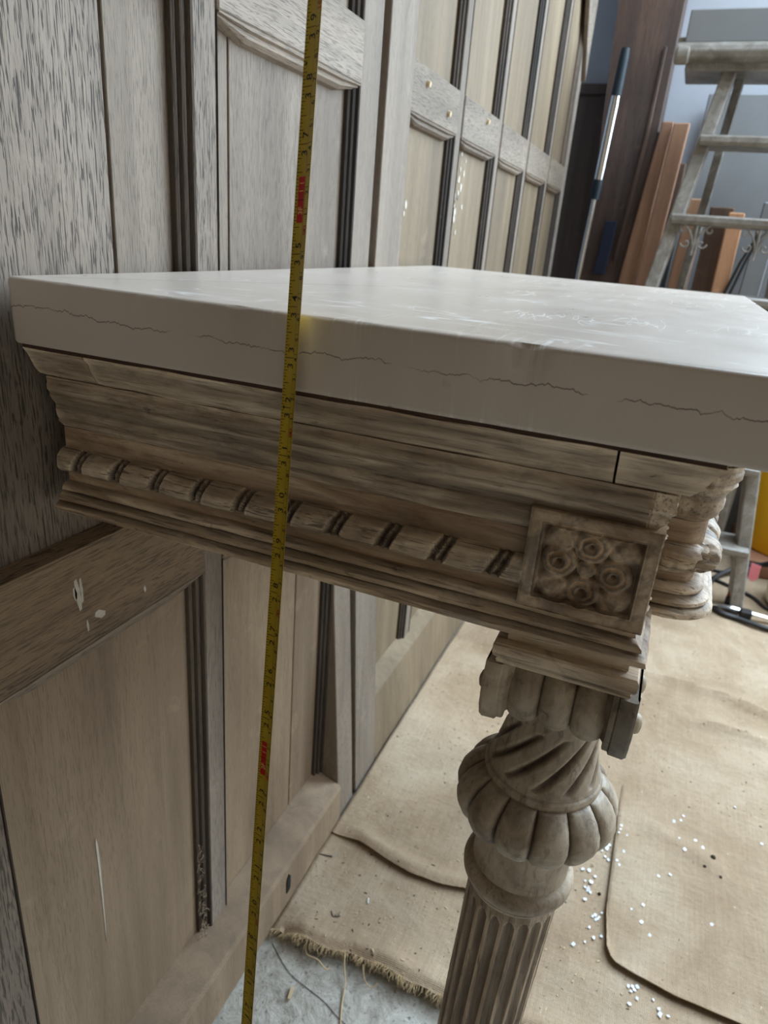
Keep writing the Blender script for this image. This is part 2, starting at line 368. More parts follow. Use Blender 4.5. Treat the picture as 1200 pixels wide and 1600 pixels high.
# ---------------- oak panelled wall ----------------
stiles = [(-0.1566, -0.0565), (0.1926, 0.2237), (0.4979, 0.5535), (0.5673, 0.6531), (0.8624, 0.8909), (1.1186, 1.1472), (1.3759, 1.4025), (1.6424, 1.67), (1.8874, 1.9467)]
ZT = 2.3
a = MB(); a.box(-1.2, stiles[8][1], .022, .335, -.004, ZT+.05); wall = struct('wall_left', a, M['gap']); wall.location.y = .008
def piece(name, x0, x1, y0, y1, z0, z1, m, bevel=.0008):
    a = MB(); a.box(x0, x1, y0, y1, z0, z1); return a.build(name, M[m], wall, bevel=bevel)
DZ0, DZ1, UZ0, UZ1, BZ = .597, .684, 1.079, 1.140, .088
for i, (x0, x1) in enumerate(stiles):
    if i in (2, 3):
        a = MB(); yf = -.0005 if i == 2 else -.004; a.prism([(.022, 0), (-.036, 0), (-.030, .09), (yf-.004, .42), (yf, .52), (yf, ZT), (.022, ZT)], 'x', x0, x1); a.build('stile', M['oak_fine'], wall, bevel=.0010); continue
    zb = BZ-.004
    piece('stile', x0, x1, -.0005 if i != 3 else -.004, .022, zb, ZT, 'oak_v' if i in (0, 1, 3, 8) else 'oak_fine', .0012)
MP = [(0, .012), (0, .006), (.16, .004), (.28, .0085), (.36, .0085), (.43, .003), (.60, .001), (.69, .0065), (.76, .0065), (.86, -.001), (1, -.002), (1.0, .012)]
def vmould(xs, xe, z0, z1):
    poly = [(xs+(xe-xs)*t, y) for t, y in MP]
    a = MB(); a.prism(poly, 'z', z0, z1); return a.build('moulding', M['oak_dark'], wall, bevel=.0003)
secs = [(p[1], q[0]) for p, q in zip([stiles[0], stiles[1]]+stiles[3:8], [stiles[1], stiles[2]]+stiles[4:9])]
zones = [(BZ, DZ0), (DZ1, UZ0), (UZ1, ZT)]
for si, (x0, x1) in enumerate(secs):
    for zi, (z0, z1) in enumerate(zones):
        vmould(x1-.017, x1, z0, z1)
        vmould(x0+.006, x0, z0, z1)
        X0, X1 = x0+.006, x1-.016
        if si == 0: cuts = [X0, 0.1094, X1] if zi else [X0, X1]
        elif si == 1: cuts = [X0, 0.2564, X1] if zi else [X0, 0.407, X1]
        else: cuts = [X0, X1]
        for k in range(len(cuts)-1):
            g = (.0040 if si == 0 else .0013)
            u0 = cuts[k]+(g/2 if k else 0); u1 = cuts[k+1]-(g/2 if k < len(cuts)-2 else 0)
            if zi == 0: mt = 'oak_low' if si < 2 else 'oak_tan'
            else: mt = ('oak_v' if (si == 0 and k == 0) else 'oak_fine') if si < 2 else 'oak_tan'
            piece('panel', u0, u1, .0105+.0008*((k+si) % 2), .021, z0, z1, mt, .0006)
# rails: face proud of the panels, with a worked ovolo under each
def rail(x0, x1, z0, z1, yf, m, mould=True):
    piece('rail', x0, x1, yf, .021, z0, z1, m, .0015)
    if mould:
        e = .012
        prof = [(yf+.001, z0), (yf+.001, z0-.003), (yf+.004, z0-.0045), (yf+.0035, z0-.009), (yf+.007, z0-.0125), (.011, z0-.014), (.012, z0)]
        a = MB(); rows = []
        n = 6
        for k in range(n+1):
            t = k/n; x = x0+e*.2+(x1-x0-e*.4)*t; s = min(1, .35+min(t, 1-t)*n*.65)
            rows.append([(x, y, z0+(z-z0)*s) for y, z in prof])
        a.grid(rows, cap=True); a.build('rail_bead', M['oak_darkh'], wall)
for (x0, x1) in secs:
    rail(x0, x1, DZ0, DZ1, -.003, 'oak_lowh' if x0 < .3 else 'oak_h')
    rail(x0, x1, UZ0, UZ1, -.003, 'oak_h', x0 > .1)
    piece('rail', x0, x1, -.002, .021, ZT-.09, ZT+.04, 'oak_h', .0015)
# chamfered dust ledge along the top of the dado rail
for (x0, x1) in secs[:3]:
    a = MB(); a.prism([(.012, DZ1), (-.003, DZ1-.001), (-.003, DZ1+.001), (.010, DZ1+.006)], 'x', x0+.0002, x1-.0002); a.build('ledge', M['oak_lowh'], wall)
# proud base boards with a sloping ledge
for (x0, x1, m) in ((-1.2, stiles[2][0]-.0006, 'oak_low'), (stiles[3][1]+.0005, stiles[8][1], 'oak_tan')):
    a = MB()
    a.prism([(.02, .0), (-.039, .0), (-.038, .070), (-.035, .075), (.0102, BZ+.004), (.02, BZ+.004)] if x0 < .5 else [(.02, 0), (-.036, 0), (-.029, .07), (-.020, .135), (.0102, .152), (.02, .152)], 'x', x0, x1)
    a.build('base_board', M[m], wall, bevel=.001)
a = MB()
a.prism([(.318, .026), (.326, .026), (.328, .030), (.328, .052), (.324, .058), (.320, .055), (.318, .048)], 'y', -.0400, -.0380); a.build('slot', M['gap'], wall)
# corner bracket at the far top end of the panelling
a = MB(); a.prism([(1.888, 1.43), (1.946, 1.36), (1.946, 1.62), (1.74, 1.62)], 'y', -.012, -.0006); a.build('corner_bracket', M['oak_h'], wall, bevel=.001)
# wooden pegs in the upper rail
for x, z in ((.71, 1.121), (.81, 1.101), (1.03, 1.124)):
    a = MB(); a.tube([(x, -.0025, z), (x, -.0075, z-.001)], [.0045, .0038], 8); a.build('peg', M['splinter'], wall)

# old paint smears, a pale scratch, and glue glints set as pale patches
M['smear'] = simple('pale_paint_glint_smear', lin(196,188,176), .7, var=.1, sc=200)
def smear(pts, y, name='paint_glint_smear', m='smear'):
    a = MB(); a.prism([(x, z) for x, z in pts], 'y', y-.0003, y+.0004); a.build(name, M[m], wall)
yp = .0102
smear([(.0343, .378), (.0352, .384), (.0368, .374), (.0372, .345), (.0368, .310), (.0360, .272), (.0352, .246), (.0350, .262), (.0352, .300), (.0348, .340)], yp, 'scratch')
for x0, z0, x1, z1, wv in ((.028, .661, .031, .634, .0022), (.033, .660, .0338, .640, .0016), (.0262, .655, .0275, .645, .0018), (.046, .624, .052, .617, .0040), (.0365, .621, .0372, .612, .0010), (.103, .621, .104, .616, .0014)):
    smear([(x0, z0), (x0+wv, z0+.001), (x1+wv*1.2, (z0+z1)/2), (x1+wv, z1), (x1, z1-.001), (x0-wv*.2, (z0+z1)/2)], -.0030)
rs = random.Random(5)
for k in range(16):  # glints on spots of glue, painted as pale patches
    x = .955+rs.gauss(0, .016); z = .99+rs.gauss(0, .028); r = rs.uniform(.002, .007)
    smear([(x+r*math.cos(t)*rs.uniform(.5, 1), z+1.5*r*math.sin(t)*rs.uniform(.5, 1)) for t in [k2*PI/3.5 for k2 in range(7)]], .0110+.0002*(k % 3)-.0006)
for x, z, r in ((1.177, 1.02, .006), (1.180, 1.03, .004), (.700, .967, .0045), (.695, .955, .003)):
    smear([(x+r*math.cos(t)*rs.uniform(.6, 1), z+1.6*r*math.sin(t)*rs.uniform(.6, 1)) for t in [k2*PI/3.5 for k2 in range(7)]], .0106)

# ---------------- console table ----------------
H = .884
table = empty('console_table', (.4, -.22, 0), label='carved distressed wooden console table with thick off-white top against the oak panelling', cat='table')
def T(mb, name, m, parent=table, **k):
    o = mb.build(name, m, parent, **k)
    if parent is table: o.matrix_parent_inverse = Matrix.Translation((-.4, .22, 0))
    return o
# slab: one closed loop of cross sections, slightly uneven edges
def slab():
    a = MB(); X0, X1, Y0, Y1 = 0.0,   .803, -.460, .0055; cx_, cy_ = .4, -.22
    path = []
    def seg(p, q, n):
        for i in range(n): t = i/n; path.append((p[0]+(q[0]-p[0])*t, p[1]+(q[1]-p[1])*t))
    r = .004
    corners = [(X0, Y1), (X0, Y0), (X1, Y0), (X1, Y1)]
    def corner(cx, cy, a0):
        for k in range(5): t = a0+PI/2*k/4; path.append((cx+r*math.cos(t), cy+r*math.sin(t)))
    seg((X0, Y1-r), (X0, Y0+r), 110); corner(X0+r, Y0+r, PI); seg((X0+r, Y0), (X1-r, Y0), 90); corner(X1-r, Y0+r, -PI/2)
    seg((X1, Y0+r), (X1, Y1-r), 40); corner(X1-r, Y1-r, 0); seg((X1-r, Y1), (X0+r, Y1), 20); corner(X0+r, Y1-r, PI/2)
    prof = [(.0030, .8440), (.0012, .8440), (.0004, .8448), (0, .8465), (0, .866), (0, .8815), (.0005, .8830), (.0018, H-.0001), (.0031, H)]
    rows = []; pn = len(path)
    for i, (x, y) in enumerate(path):
        t = (Vector(path[(i+1) % pn])-Vector(path[i-1])).normalized(); nx, ny = -t.y, t.x
        if (cx_-x)*nx+(cy_-y)*ny < 0: nx, ny = -nx, -ny
        row = []
        for j, (d, z) in enumerate(prof):
            e = nz(x, y, z, 60)*.0003+nz(x, y, z, 9)*.0005 if 1 <= j <= 5 else 0
            chip = max(0, nz(x, y, 3.3, 55)-.30)*.006 if j in (5, 6, 7) else 0
            row.append((x+nx*(d+e+chip), y+ny*(d+e+chip), z-(chip*.8 if j == 6 else 0)))
        rows.append(row)
    a.grid(rows, closed_u=True)
    m = len(prof); n = len(path); a.f.append(tuple(i*m for i in range(n))); a.f.append(tuple(i*m+m-1 for i in range(n)))
    return a
slab_o = T(slab(), 'table_top', M['slab'], smooth=True)
slab_o['label'] = 'thick off-white painted table top with a wandering crack along its edge'

# plan line of the apron, outward to the right of travel
FX, FY, BRK, BY = .033, -.386, .099, -.421
def arc(cx, cy, r, a0, a1, n): return [(cx+r*math.cos(a0+(a1-a0)*k/n), cy+r*math.sin(a0+(a1-a0)*k/n)) for k in range(n+1)]
half = [(FX, .0045), (FX, FY), (BRK, FY)]+arc(BRK+.012, BY+.012, .012, PI, 1.5*PI, 8)
XE = .806
full = half+[(XE-x, y) for x, y in reversed(half)]
def miter(path):
    out = []
    for i, p in enumerate(path):
        p = Vector(p); ns = []
        for q, r_ in ((path[i-1] if i else None, p), (p, path[i+1] if i < len(path)-1 else None)):
            if q is None or r_ is None: continue
            d = (Vector(r_)-Vector(q)); 
            if d.length > 1e-7: d.normalize(); ns.append(Vector((d.y, -d.x)))
        n = sum(ns, Vector((0, 0))).normalized(); out.append(n/max(.3, n.dot(ns[0])))
    return out
def sweep(path, prof, step=.005, rough=.0004, closed=True, mod=None, s_off=0):
    """prof: (outward, z) ; resampled along the path with noise for worn edges"""
    a = MB(); nm = miter(path); rows = []; s = s_off
    for i in range(len(path)-1):
        p, q = Vector(path[i]), Vector(path[i+1]); L = (q-p).length; n = max(1, int(L/step))
        for k in range(n+(1 if i == len(path)-2 else 0)):
            t = k/n; c = p.lerp(q, t); nn = nm[i].lerp(nm[i+1], t); row = []
            for j, (o, z) in enumerate(prof):
                if mod: o2, z2 = mod(s+L*t, o, z)
                else: o2, z2 = o, z
                if rough and o > -.003:
                    o2 += nz(c.x*.35+j*.9, c.y*.35+3, z*7, 90)*rough+nz(c.x*.4, c.y*.4, z, 300)*rough*.8
                    z2 += nz(c.x*.5+7, c.y*.5, z+j, 70)*rough*.8
                row.append((c.x+nn.x*o2, c.y+nn.y*o2, z2))
            rows.append(row)
        s += L
    a.grid(rows, closed_v=closed, cap=closed); return a
def cut(path, y0, y1):   # straight piece of the end run
    return [(FX, y0), (FX, y1)]
# profile pieces from the top down
P_strip = [(.0255, .8440), (.0262, .8405), (-.004, .8400), (-.004, .8440)]
P_cor = [(.0270, .8405), (.0262, .8385), (.0235, .8360), (.0215, .8310), (.0190, .8262), (.0168, .8235), (.0150, .8222), (.0120, .8215), (.0105, .8200), (-.004, .8200), (-.004, .8403)]
P_band = [(.0112, .8198), (.0108, .8155), (.0116, .8140), (.0114, .8105), (.0092, .8080), (.0098, .8062), (.0080, .8030), (.0058, .8000), (.0052, .7975), (.0060, .7960), (.0056, .7915), (.0040, .7890), (.0044, .7870), (.0020, .7845), (.0002, .7828), (-.004, .7828), (-.004, .8198)]
P_frz = [(.0000, .7826), (.0003, .7700), (.0000, .7600), (.0002, .7480), (.0000, .7412), (-.010, .7412), (-.010, .7826)]
P_low = [(o, .7425-(.7425-z)*.74) for o, z in [(.0005, .7425), (.0030, .7422), (.0058, .7405), (.0072, .7380), (.0070, .7352), (.0055, .7340), (.0080, .7325), (.0112, .7300), (.0118, .7272), (.0104, .7258), (.0125, .7244), (.0152, .7225), (.0155, .7188), (.0138, .7168), (.0100, .7156), (-.010, .7154), (-.010, .7425)]]
front = [(FX, FY)]+full[2:-2]+[(XE-FX, FY)]
T(sweep(full, P_strip, .01, .0002), 'packing_strip', M['strip'])
# end run of the cornice is in three lengths with open joints, the front one length
def mcut(prof, y0, y1, mitre=False):
    pts = [(FX, y0), (FX, y1)]
    if mitre: return pts
    return pts
def endrun(name, prof, ys, rough=.0005, step=.004, mt='carve_y'):
    for y0, y1, mit in ys:
        pth = [(FX, y0), (FX, y1)] if not mit else [(FX, y0), (FX, FY), (BRK-.03, FY)]
        T(sweep(pth, prof, step, rough), name, M[mt], smooth=True)
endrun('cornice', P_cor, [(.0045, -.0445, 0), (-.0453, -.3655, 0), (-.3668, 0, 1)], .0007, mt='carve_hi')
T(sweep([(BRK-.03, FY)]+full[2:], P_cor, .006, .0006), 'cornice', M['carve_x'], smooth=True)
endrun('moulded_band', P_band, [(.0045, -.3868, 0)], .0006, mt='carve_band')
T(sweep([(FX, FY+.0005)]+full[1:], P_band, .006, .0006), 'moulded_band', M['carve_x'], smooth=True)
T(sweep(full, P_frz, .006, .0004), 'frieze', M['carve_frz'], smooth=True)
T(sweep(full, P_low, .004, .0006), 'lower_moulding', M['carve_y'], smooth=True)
# ribbon-bound half-round bead
PER = .0335
def bead_mod(s, o, z):
    zc = .7588; u = s-.0127-(z-zc)*.45
    k = (u/PER) % 1.0; k = k-1 if k > .5 else k; d = abs(k*PER)
    notch = 1-sst(.0034, .0050, d); ridge = math.exp(-((d)/.0013)**2)
    f = 1-.55*notch+.34*ridge*notch
    barrel = 1+.05*math.cos(2*PI*(u/PER))*-1
    wob = 1+nz(s, z, 1.7, 120)*.10
    return o*f*barrel*wob, zc+(z-zc)*(1-.12*notch+.10*ridge*notch)
bp = [(math.sin(t)*.0098, .7588+math.cos(t)*.0092) for t in [PI*k/14 for k in range(15)]]
bp = [(-.003, .7680)]+bp+[(-.003, .7496)]
def beaddirt(mb, sfun):
    mb.d = []
    for x, y, z in mb.v:
        sv = sfun(x, y)
        if sv is None: mb.d.append(0); continue
        u = sv-.0127-(z-.7588)*.45; k = (u/PER) % 1.0; k = k-1 if k > .5 else k; d = abs(k*PER)
        mb.d.append(max(0, (1-sst(.0030, .0050, d))*(.9+.5*nz(x*3, y, z, 200)-.35*math.exp(-(d/.0013)**2)))*.95)
    return mb
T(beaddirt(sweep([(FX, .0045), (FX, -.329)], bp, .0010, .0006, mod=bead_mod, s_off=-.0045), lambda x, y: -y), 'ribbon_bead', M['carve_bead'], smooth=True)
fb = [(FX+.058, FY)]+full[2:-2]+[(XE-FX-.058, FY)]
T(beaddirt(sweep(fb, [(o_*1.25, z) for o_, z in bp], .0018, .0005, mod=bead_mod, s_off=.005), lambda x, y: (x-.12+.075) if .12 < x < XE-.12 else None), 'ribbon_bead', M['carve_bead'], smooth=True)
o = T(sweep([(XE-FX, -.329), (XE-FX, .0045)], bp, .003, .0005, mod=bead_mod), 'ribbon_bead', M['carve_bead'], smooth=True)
# carcass rail that closes the apron behind the mouldings
a = MB(); 
for x0, x1, y0, y1 in ((FX+.0035, FX+.022, -.375, .0045), (XE-FX-.022, XE-FX-.0035, -.375, .0045), (FX+.022, XE-FX-.022, -.382, -.362), (FX+.022, XE-FX-.022, -.015, .0045)): a.box(x0, x1, y0, y1, .7250, .8435)
T(a, 'carcass', M['strip'])

# carved corner blocks: frame with four roses round a boss
def rose_h(u, v):
    """height in mm over a 66 x 60 mm face, u right v up, mm from centre"""
    bu, bv = 33-abs(u), 29.5-abs(v); e = min(bu, bv)
    if e < 7.6: return nz(u, v, .5, .25)*.35-(.35 if e < 6.6 and e > 6.0 else 0)-(max(0, 1.2-e)*.5)
    inner = -3.6*sst(7.6, 8.3, e)
    h = 0
    for i, (cu, cv) in enumerate(((.3, 13.2), (-14.6, 1.5), (13.6, -1.0), (-.6, -13.2))):
        du, dv = u-cu, v-cv; d = math.hypot(du, dv); an = math.atan2(dv, du)
        R = 9.6+.2*math.sin(5*an+i)
        if d < R:
            t = d/R
            k = 3.9*math.sqrt(max(0, 1-t**4))*(.90+.10*math.cos(6*an+i*1.3)*sst(.45, .9, t))
            k -= 1.5*math.exp(-((t-.56)/.08)**2)
            k += .6*math.exp(-((t-.33)/.09)**2)
            k -= 4.0*math.exp(-(t/.19)**2)
            h = max(h, k)
    d = math.hypot(u+.4, (v+.2)*1.05)
    if d < 5.2: h = max(h, 3.9*math.sqrt(max(0, 1-(d/5.2)**3)))
    # corner leaves: ridged fans pointing to the corners
    for sx in (-1, 1):
        for sy in (-1, 1):
            a_, b_ = sx*u, sy*v; rr = math.hypot(a_, b_); an = math.atan2(b_, a_)
            if 12 < rr < 31:
                k = (1.6+1.2*abs(math.cos(7*(an-.75))))*sst(12, 16, rr)*(1-sst(26, 31, rr))*sst(.25, .55, an)*(1-sst(1.0, 1.3, an))
                h = max(h, k)
    return inner*1.25+h*1.35+nz(u, v, 2.2, .33)*.45+nz(u, v, 7, .9)*.25
def block(x0, x1, y0, y1, z0, z1, faces):
    a = MB(); n = 92
    def face(fn):
        rows = [[fn(j/(n-1), i/(n-1)) for j in range(n)] for i in range(n)]; a.grid(rows)
    W = 66; Hh = 59; dd = []
    for f in ('-x', '+x', '-y'):
        def fn(s, t):
            u = (s-.5)*W; v = (t-.5)*Hh; h = rose_h(u, v)*.001 if f in faces else 0
            z = z0+(z1-z0)*t
            if f == '-x': return (x0-h, y1+(y0-y1)*s, z)
            if f == '+x': return (x1+h, y0+(y1-y0)*s, z)
            return (x0+(x1-x0)*s, y0-h, z)
        face(fn)
        for i in range(n):
            for j in range(n):
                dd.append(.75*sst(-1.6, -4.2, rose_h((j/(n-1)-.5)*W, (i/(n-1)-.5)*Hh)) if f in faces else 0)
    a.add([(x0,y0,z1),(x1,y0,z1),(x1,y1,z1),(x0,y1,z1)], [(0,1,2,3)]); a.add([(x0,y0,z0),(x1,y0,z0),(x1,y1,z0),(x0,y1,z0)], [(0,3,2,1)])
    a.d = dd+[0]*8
    return a
bz0, bz1 = .7405, .7985
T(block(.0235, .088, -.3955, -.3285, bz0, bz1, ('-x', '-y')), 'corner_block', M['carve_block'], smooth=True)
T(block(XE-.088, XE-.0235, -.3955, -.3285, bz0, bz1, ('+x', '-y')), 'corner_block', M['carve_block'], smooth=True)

# carved legs
def leg(ax, ay, first):
    """shaft is the leg mesh; capital members are sub-parts"""
    def lean(mb):   # the old legs stand slightly out of plumb
        mb.v = [(x, y+(.034*(.655-z) if z < .655 else 0), z) for x, y, z in mb.v]; return mb
    NF = 20
    a = MB(); prof = []
    for k in range(15):
        z = .5035-.012*k/14; prof.append((.0335-.0008*k/14, z))
    zs = [.485-(.485-.11)*(k/40)**1.0 for k in range(41)]
    rows = []
    n = NF*10
    allz = [(z, 0) for _, z in prof]+[(z, 1) for z in [.4900-.0009*k for k in range(14)]+[.4770]+[.47-.34*k/24 for k in range(25)]]
    DD = []
    for z, fl in allz:
        base = .0326-(.485-z)*.0055 if z < .491 else .0330; row = []
        for k in range(n):
            an = 2*PI*k/n; fr = abs(((an*NF/(2*PI)) % 1)-.5)*2   # 0 at flute centre
            hw = .80*math.sqrt(max(0, min(1, (.4905-z)/.007))) if z > .4835 else .80
            depth = .0027*math.sqrt(max(0, 1-(fr/hw)**2)) if hw > .05 and fr < hw else 0
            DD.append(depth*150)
            r = base-depth+nz(math.cos(an)*3, math.sin(an)*3, z*20, 1.0)*.0003
            row.append((ax+r*math.cos(an), ay+r*math.sin(an), z))
        rows.append(row)
    a.grid(rows, closed_v=True, cap=True); a.d = DD
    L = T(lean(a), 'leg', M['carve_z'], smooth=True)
    def sub(mb, name, m='cap', **k):
        o = lean(mb).build(name, M[m], L, smooth=True, **k); return o
    # collar and drum under the gadroon
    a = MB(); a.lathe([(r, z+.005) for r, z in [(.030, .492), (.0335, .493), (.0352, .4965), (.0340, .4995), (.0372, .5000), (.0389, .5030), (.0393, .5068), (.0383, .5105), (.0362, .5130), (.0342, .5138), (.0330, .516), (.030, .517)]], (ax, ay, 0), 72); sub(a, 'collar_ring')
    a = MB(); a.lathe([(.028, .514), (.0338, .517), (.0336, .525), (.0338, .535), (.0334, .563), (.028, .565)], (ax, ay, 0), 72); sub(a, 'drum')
    # gadrooned ring of fourteen lobes
    a = MB(); NG = 13; n = NG*16; DD = []; prof = [(.0305, .5620), (.0380, .5600), (.0450, .5612), (.0508, .5660), (.0538, .5725), (.0548, .5785), (.0535, .5850), (.0500, .5915), (.0455, .5965), (.0415, .5995), (.0378, .6005), (.034, .598)]
    rows = []
    for i in range(len(prof)-1):
        for t in (0, .25, .5, .75):
            r = prof[i][0]*(1-t)+prof[i+1][0]*t; z = prof[i][1]*(1-t)+prof[i+1][1]*t; row = []
            zt = (z-.56)/.04; rm = (r-.030)/.0245
            for k in range(n):
                an = 2*PI*k/n; fr = abs((((an+.12)*NG/(2*PI)) % 1)-.5)*2
                g = math.exp(-((1-fr)/.10)**2)*.0036+(fr**3)*.0034
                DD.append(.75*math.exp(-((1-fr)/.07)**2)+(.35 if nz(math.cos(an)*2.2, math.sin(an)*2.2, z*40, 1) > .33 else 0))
                fil = .0009*math.exp(-((1-fr)/.035)**2)
                rr = r-(g-fil*2)*min(1, rm*1.5)+nz(math.cos(an)*2, math.sin(an)*2, z*30, 1)*.0005
                row.append((ax+rr*math.cos(an), ay+rr*math.sin(an), z))
            rows.append(row)
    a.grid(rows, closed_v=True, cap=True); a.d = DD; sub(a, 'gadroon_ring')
    # neck, flaring downwards, with slanting gouges
    a = MB(); n = 240; rows = []; NT = 11; DD = []
    prof = [(.0340, .5980), (.0372, .5985), (.0386, .6005), (.0390, .6025), (.0380, .6050), (.0367, .6060), (.0360, .6080), (.0345, .6135), (.0325, .6215), (.0308, .6300), (.0296, .6380), (.0288, .6460), (.0285, .6520), (.0285, .6620)]
    for i in range(len(prof)-1):
        for t in [k/5 for k in range(5)]:
            r = prof[i][0]*(1-t)+prof[i+1][0]*t; z = prof[i][1]*(1-t)+prof[i+1][1]*t; row = []
            zt = (z-.610)/.036
            for k in range(n):
                an = 2*PI*k/n; ph = (an-zt*.95)*NT/(2*PI); fr = abs((ph % 1)-.5)*2
                env = math.sqrt(max(0, 1-((zt-.5)/.55)**2)) if 0 < zt < 1.04 else 0
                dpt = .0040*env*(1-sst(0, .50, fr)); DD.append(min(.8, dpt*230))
                row.append((ax+(r-dpt)*math.cos(an), ay+(r-dpt)*math.sin(an), z))
            rows.append(row)
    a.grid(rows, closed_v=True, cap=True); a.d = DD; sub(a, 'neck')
    # bolster of the capital: three fat rounds between the scroll ends, seen from each end
    for sx in (-1, 1):
        a = MB(); rows = []
        for i in range(61):
            t = -1+2*i/60; y = t*.0290; k = abs(math.sin((t+1)*PI*1.5)); r = .0155+.0058*k**.55
            rows.append([(ax+sx*.0180+r*.95*math.cos(2*PI*j/28), ay+y, .6745+r*1.16*math.sin(2*PI*j/28)) for j in range(28)])
        a.grid(rows, closed_v=True, cap=True); sub(a, 'bolster')
    a = MB(); a.box(ax-.024, ax+.024, ay-.030, ay+.030, .660, .703); sub(a, 'capital_core', bevel=.003)
    # scroll ends: broad outline with stepped rim, spiral groove and eye on the outer face
    for sy in (-1, 1):
        a = MB()
        def outl(sc):
            pts = [(-.0405, .6765), (-.0440, .668), (-.0455, .655), (-.0440, .640), (-.0385, .6285), (-.0290, .6225), (-.0195, .6245), (-.0130, .6330), (-.0080, .6395), (0, .6410)]
            pts = pts+[(-x, z) for x, z in reversed(pts[:-1])]
            return [(x*sc*.93, .6770+(z-.655)*(sc if z < .66 else 1)*.84) for x, z in pts]
        rows = []
        for yy, sc in ((.0270, .78), (.0300, .86), (.0302, .955), (.0332, .96), (.0340, 1.0), (.0420, 1.01), (.0440, .97), (.0430, .90), (.0428, .84)):
            rows.append([(ax+x, ay+sy*yy, z) for x, z in outl(sc)])
        a.grid(rows, closed_v=True, cap=True)
        for sx in (-1, 1):
            sp = []; cx, cz = ax+sx*.0215, .6715
            for k in range(46):
                t = k/45; an = t*3.6*PI; r = .0135*(1-t)+.003
                sp.append((cx-sx*r*math.sin(an), ay+sy*.0432, cz+r*math.cos(an)))
            a.tube(sp, [.0022-.0009*k/45 for k in range(46)], 6)
            rows = []
            for k, (rr, yy) in enumerate(((.0062, .042), (.0062, .0462), (.0050, .0480), (.0020, .0490))):
                rows.append([(cx+rr*math.cos(2*PI*j/14), ay+sy*yy, cz+rr*math.sin(2*PI*j/14)) for j in range(14)])
            a.grid(rows, closed_v=True, cap=True)
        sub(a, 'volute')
    # square abacus and plinth up to the apron
    a = MB()
    def sq(levels):
        rows = []
        for h, z in levels:
            rows.append([(ax+sx_*h+nz(sx_, z*90, h*50, 2)*.0004, ay+sy_*h, z) for sx_, sy_ in [(-1, -1+2*k/10) for k in range(10)]+[(-1+2*k/10, 1) for k in range(10)]+[(1, 1-2*k/10) for k in range(10)]+[(1-2*k/10, -1) for k in range(10)]])
        a.grid(rows, closed_v=True, cap=True)
    sq([(.0360, .6960), (.0378, .6964), (.0385, .6985), (.0380, .7000), (.0402, .7020), (.0408, .7040), (.0408, .7092), (.0396, .7106), (.0345, .7108)]); sub(a, 'abacus', 'carve_y')
    a = MB(); sq([(.0338, .7106), (.0342, .7120), (.0338, .7200), (.0340, .7290)]); sub(a, 'plinth_block', 'carve_y')
    # turned foot
    a = MB(); a.lathe([(.028, .138), (.033, .137), (.036, .131), (.036, .125), (.032, .120), (.030, .112), (.036, .100), (.044, .088), (.046, .076), (.042, .064), (.034, .056), (.038, .050), (.042, .044), (.044, .004), (.040, 0)], (ax, ay, .0), 48)
    a.v = [(x, y, z+.0) for x, y, z in a.v]; sub(a, 'foot')
    return L
leg(.0675, -.3600, True); leg(XE-.0675, -.3600, False)

# ---------------- tape measure ----------------
P34 = Vector((-.0042, -.1990, .8879)); az, el = .28307, 1.39433
U = Vector((math.cos(el)*math.cos(az), math.cos(el)*math.sin(az), math.sin(el)))
Wd = Vector((-.352, -.934, 0)); Wd = (Wd-U*Wd.dot(U)).normalized(); NN = Wd.cross(U)
if NN.dot(Vector((-.32, -.18, 0))) < 0: NN = -NN
TW = .0102; INCH = .0254
def TP(acr, s, lift=0):   # acr 0..1 from left edge to right edge, s in inches
    k = (acr-.5); return P34+U*((s-34)*INCH)+Wd*(k*TW)+NN*(lift-.0008*(1-4*k*k)+.0004)
tape = empty('tape_measure', tuple(TP(.5, 1)), label='yellow tape measure blade held upright in front of the table end', cat='tape measure')
inv = Matrix.Translation(-TP(.5, 1))
def TT(mb, name, m):
    o = mb.build(name, M[m], tape); o.matrix_parent_inverse = inv; return o
S0, S1 = 1.2, 43.0
a = MB(); rows = []
for i in range(85):
    s = S0+(S1-S0)*i/84; rows.append([TP(k/8, s) for k in range(9)]+[TP(k/8, s, -.00015) for k in range(8, -1, -1)])
a.grid(rows, closed_v=True, cap=True); TT(a, 'blade', 'tape')
tk = MB(); LF = .00006
def mark(a0, a1, s, wd):
    n = 3; rows = []
    for k in range(n+1):
        ac = a0+(a1-a0)*k/n; rows.append([TP(ac, s-wd/2, LF), TP(ac, s+wd/2, LF)])
    tk.grid(rows)
for i in range(int(S0*16)+1, int(S1*16)):
    ln = .60 if i % 16 == 0 else .36 if i % 8 == 0 else .24 if i % 4 == 0 else .19 if i % 2 == 0 else .13
    mark(.02, ln, i/16, .013)
for i in range(int(S0*25.4)+1, int(S1*25.4)):
    s = i/25.4; ln = .36 if i % 10 == 0 else .18 if i % 5 == 0 else .12
    mark(1-ln, .98, s, .011)
rows = [[TP(.607, S0+(S1-S0)*i/84, LF), TP(.617, S0+(S1-S0)*i/84, LF)] for i in range(85)]; tk.grid(rows)
TT(tk, 'graduation_marks', 'ink')['kind'] = 'stuff'
_cache = {}
def glyphs(txt):
    if txt in _cache: return _cache[txt]
    cu = bpy.data.curves.new('t', 'FONT'); cu.body = txt; cu.size = 1; cu.resolution_u = 3; cu.align_x = 'CENTER'; cu.offset = .012
    ob = bpy.data.objects.new('t', cu); me = ob.to_mesh()
    vs = [tuple(v.co) for v in me.vertices]; fs = [tuple(p.vertices) for p in me.polygons]
    ob.to_mesh_clear(); bpy.data.objects.remove(ob); bpy.data.curves.remove(cu)
    _cache[txt] = (vs, fs); return vs, fs
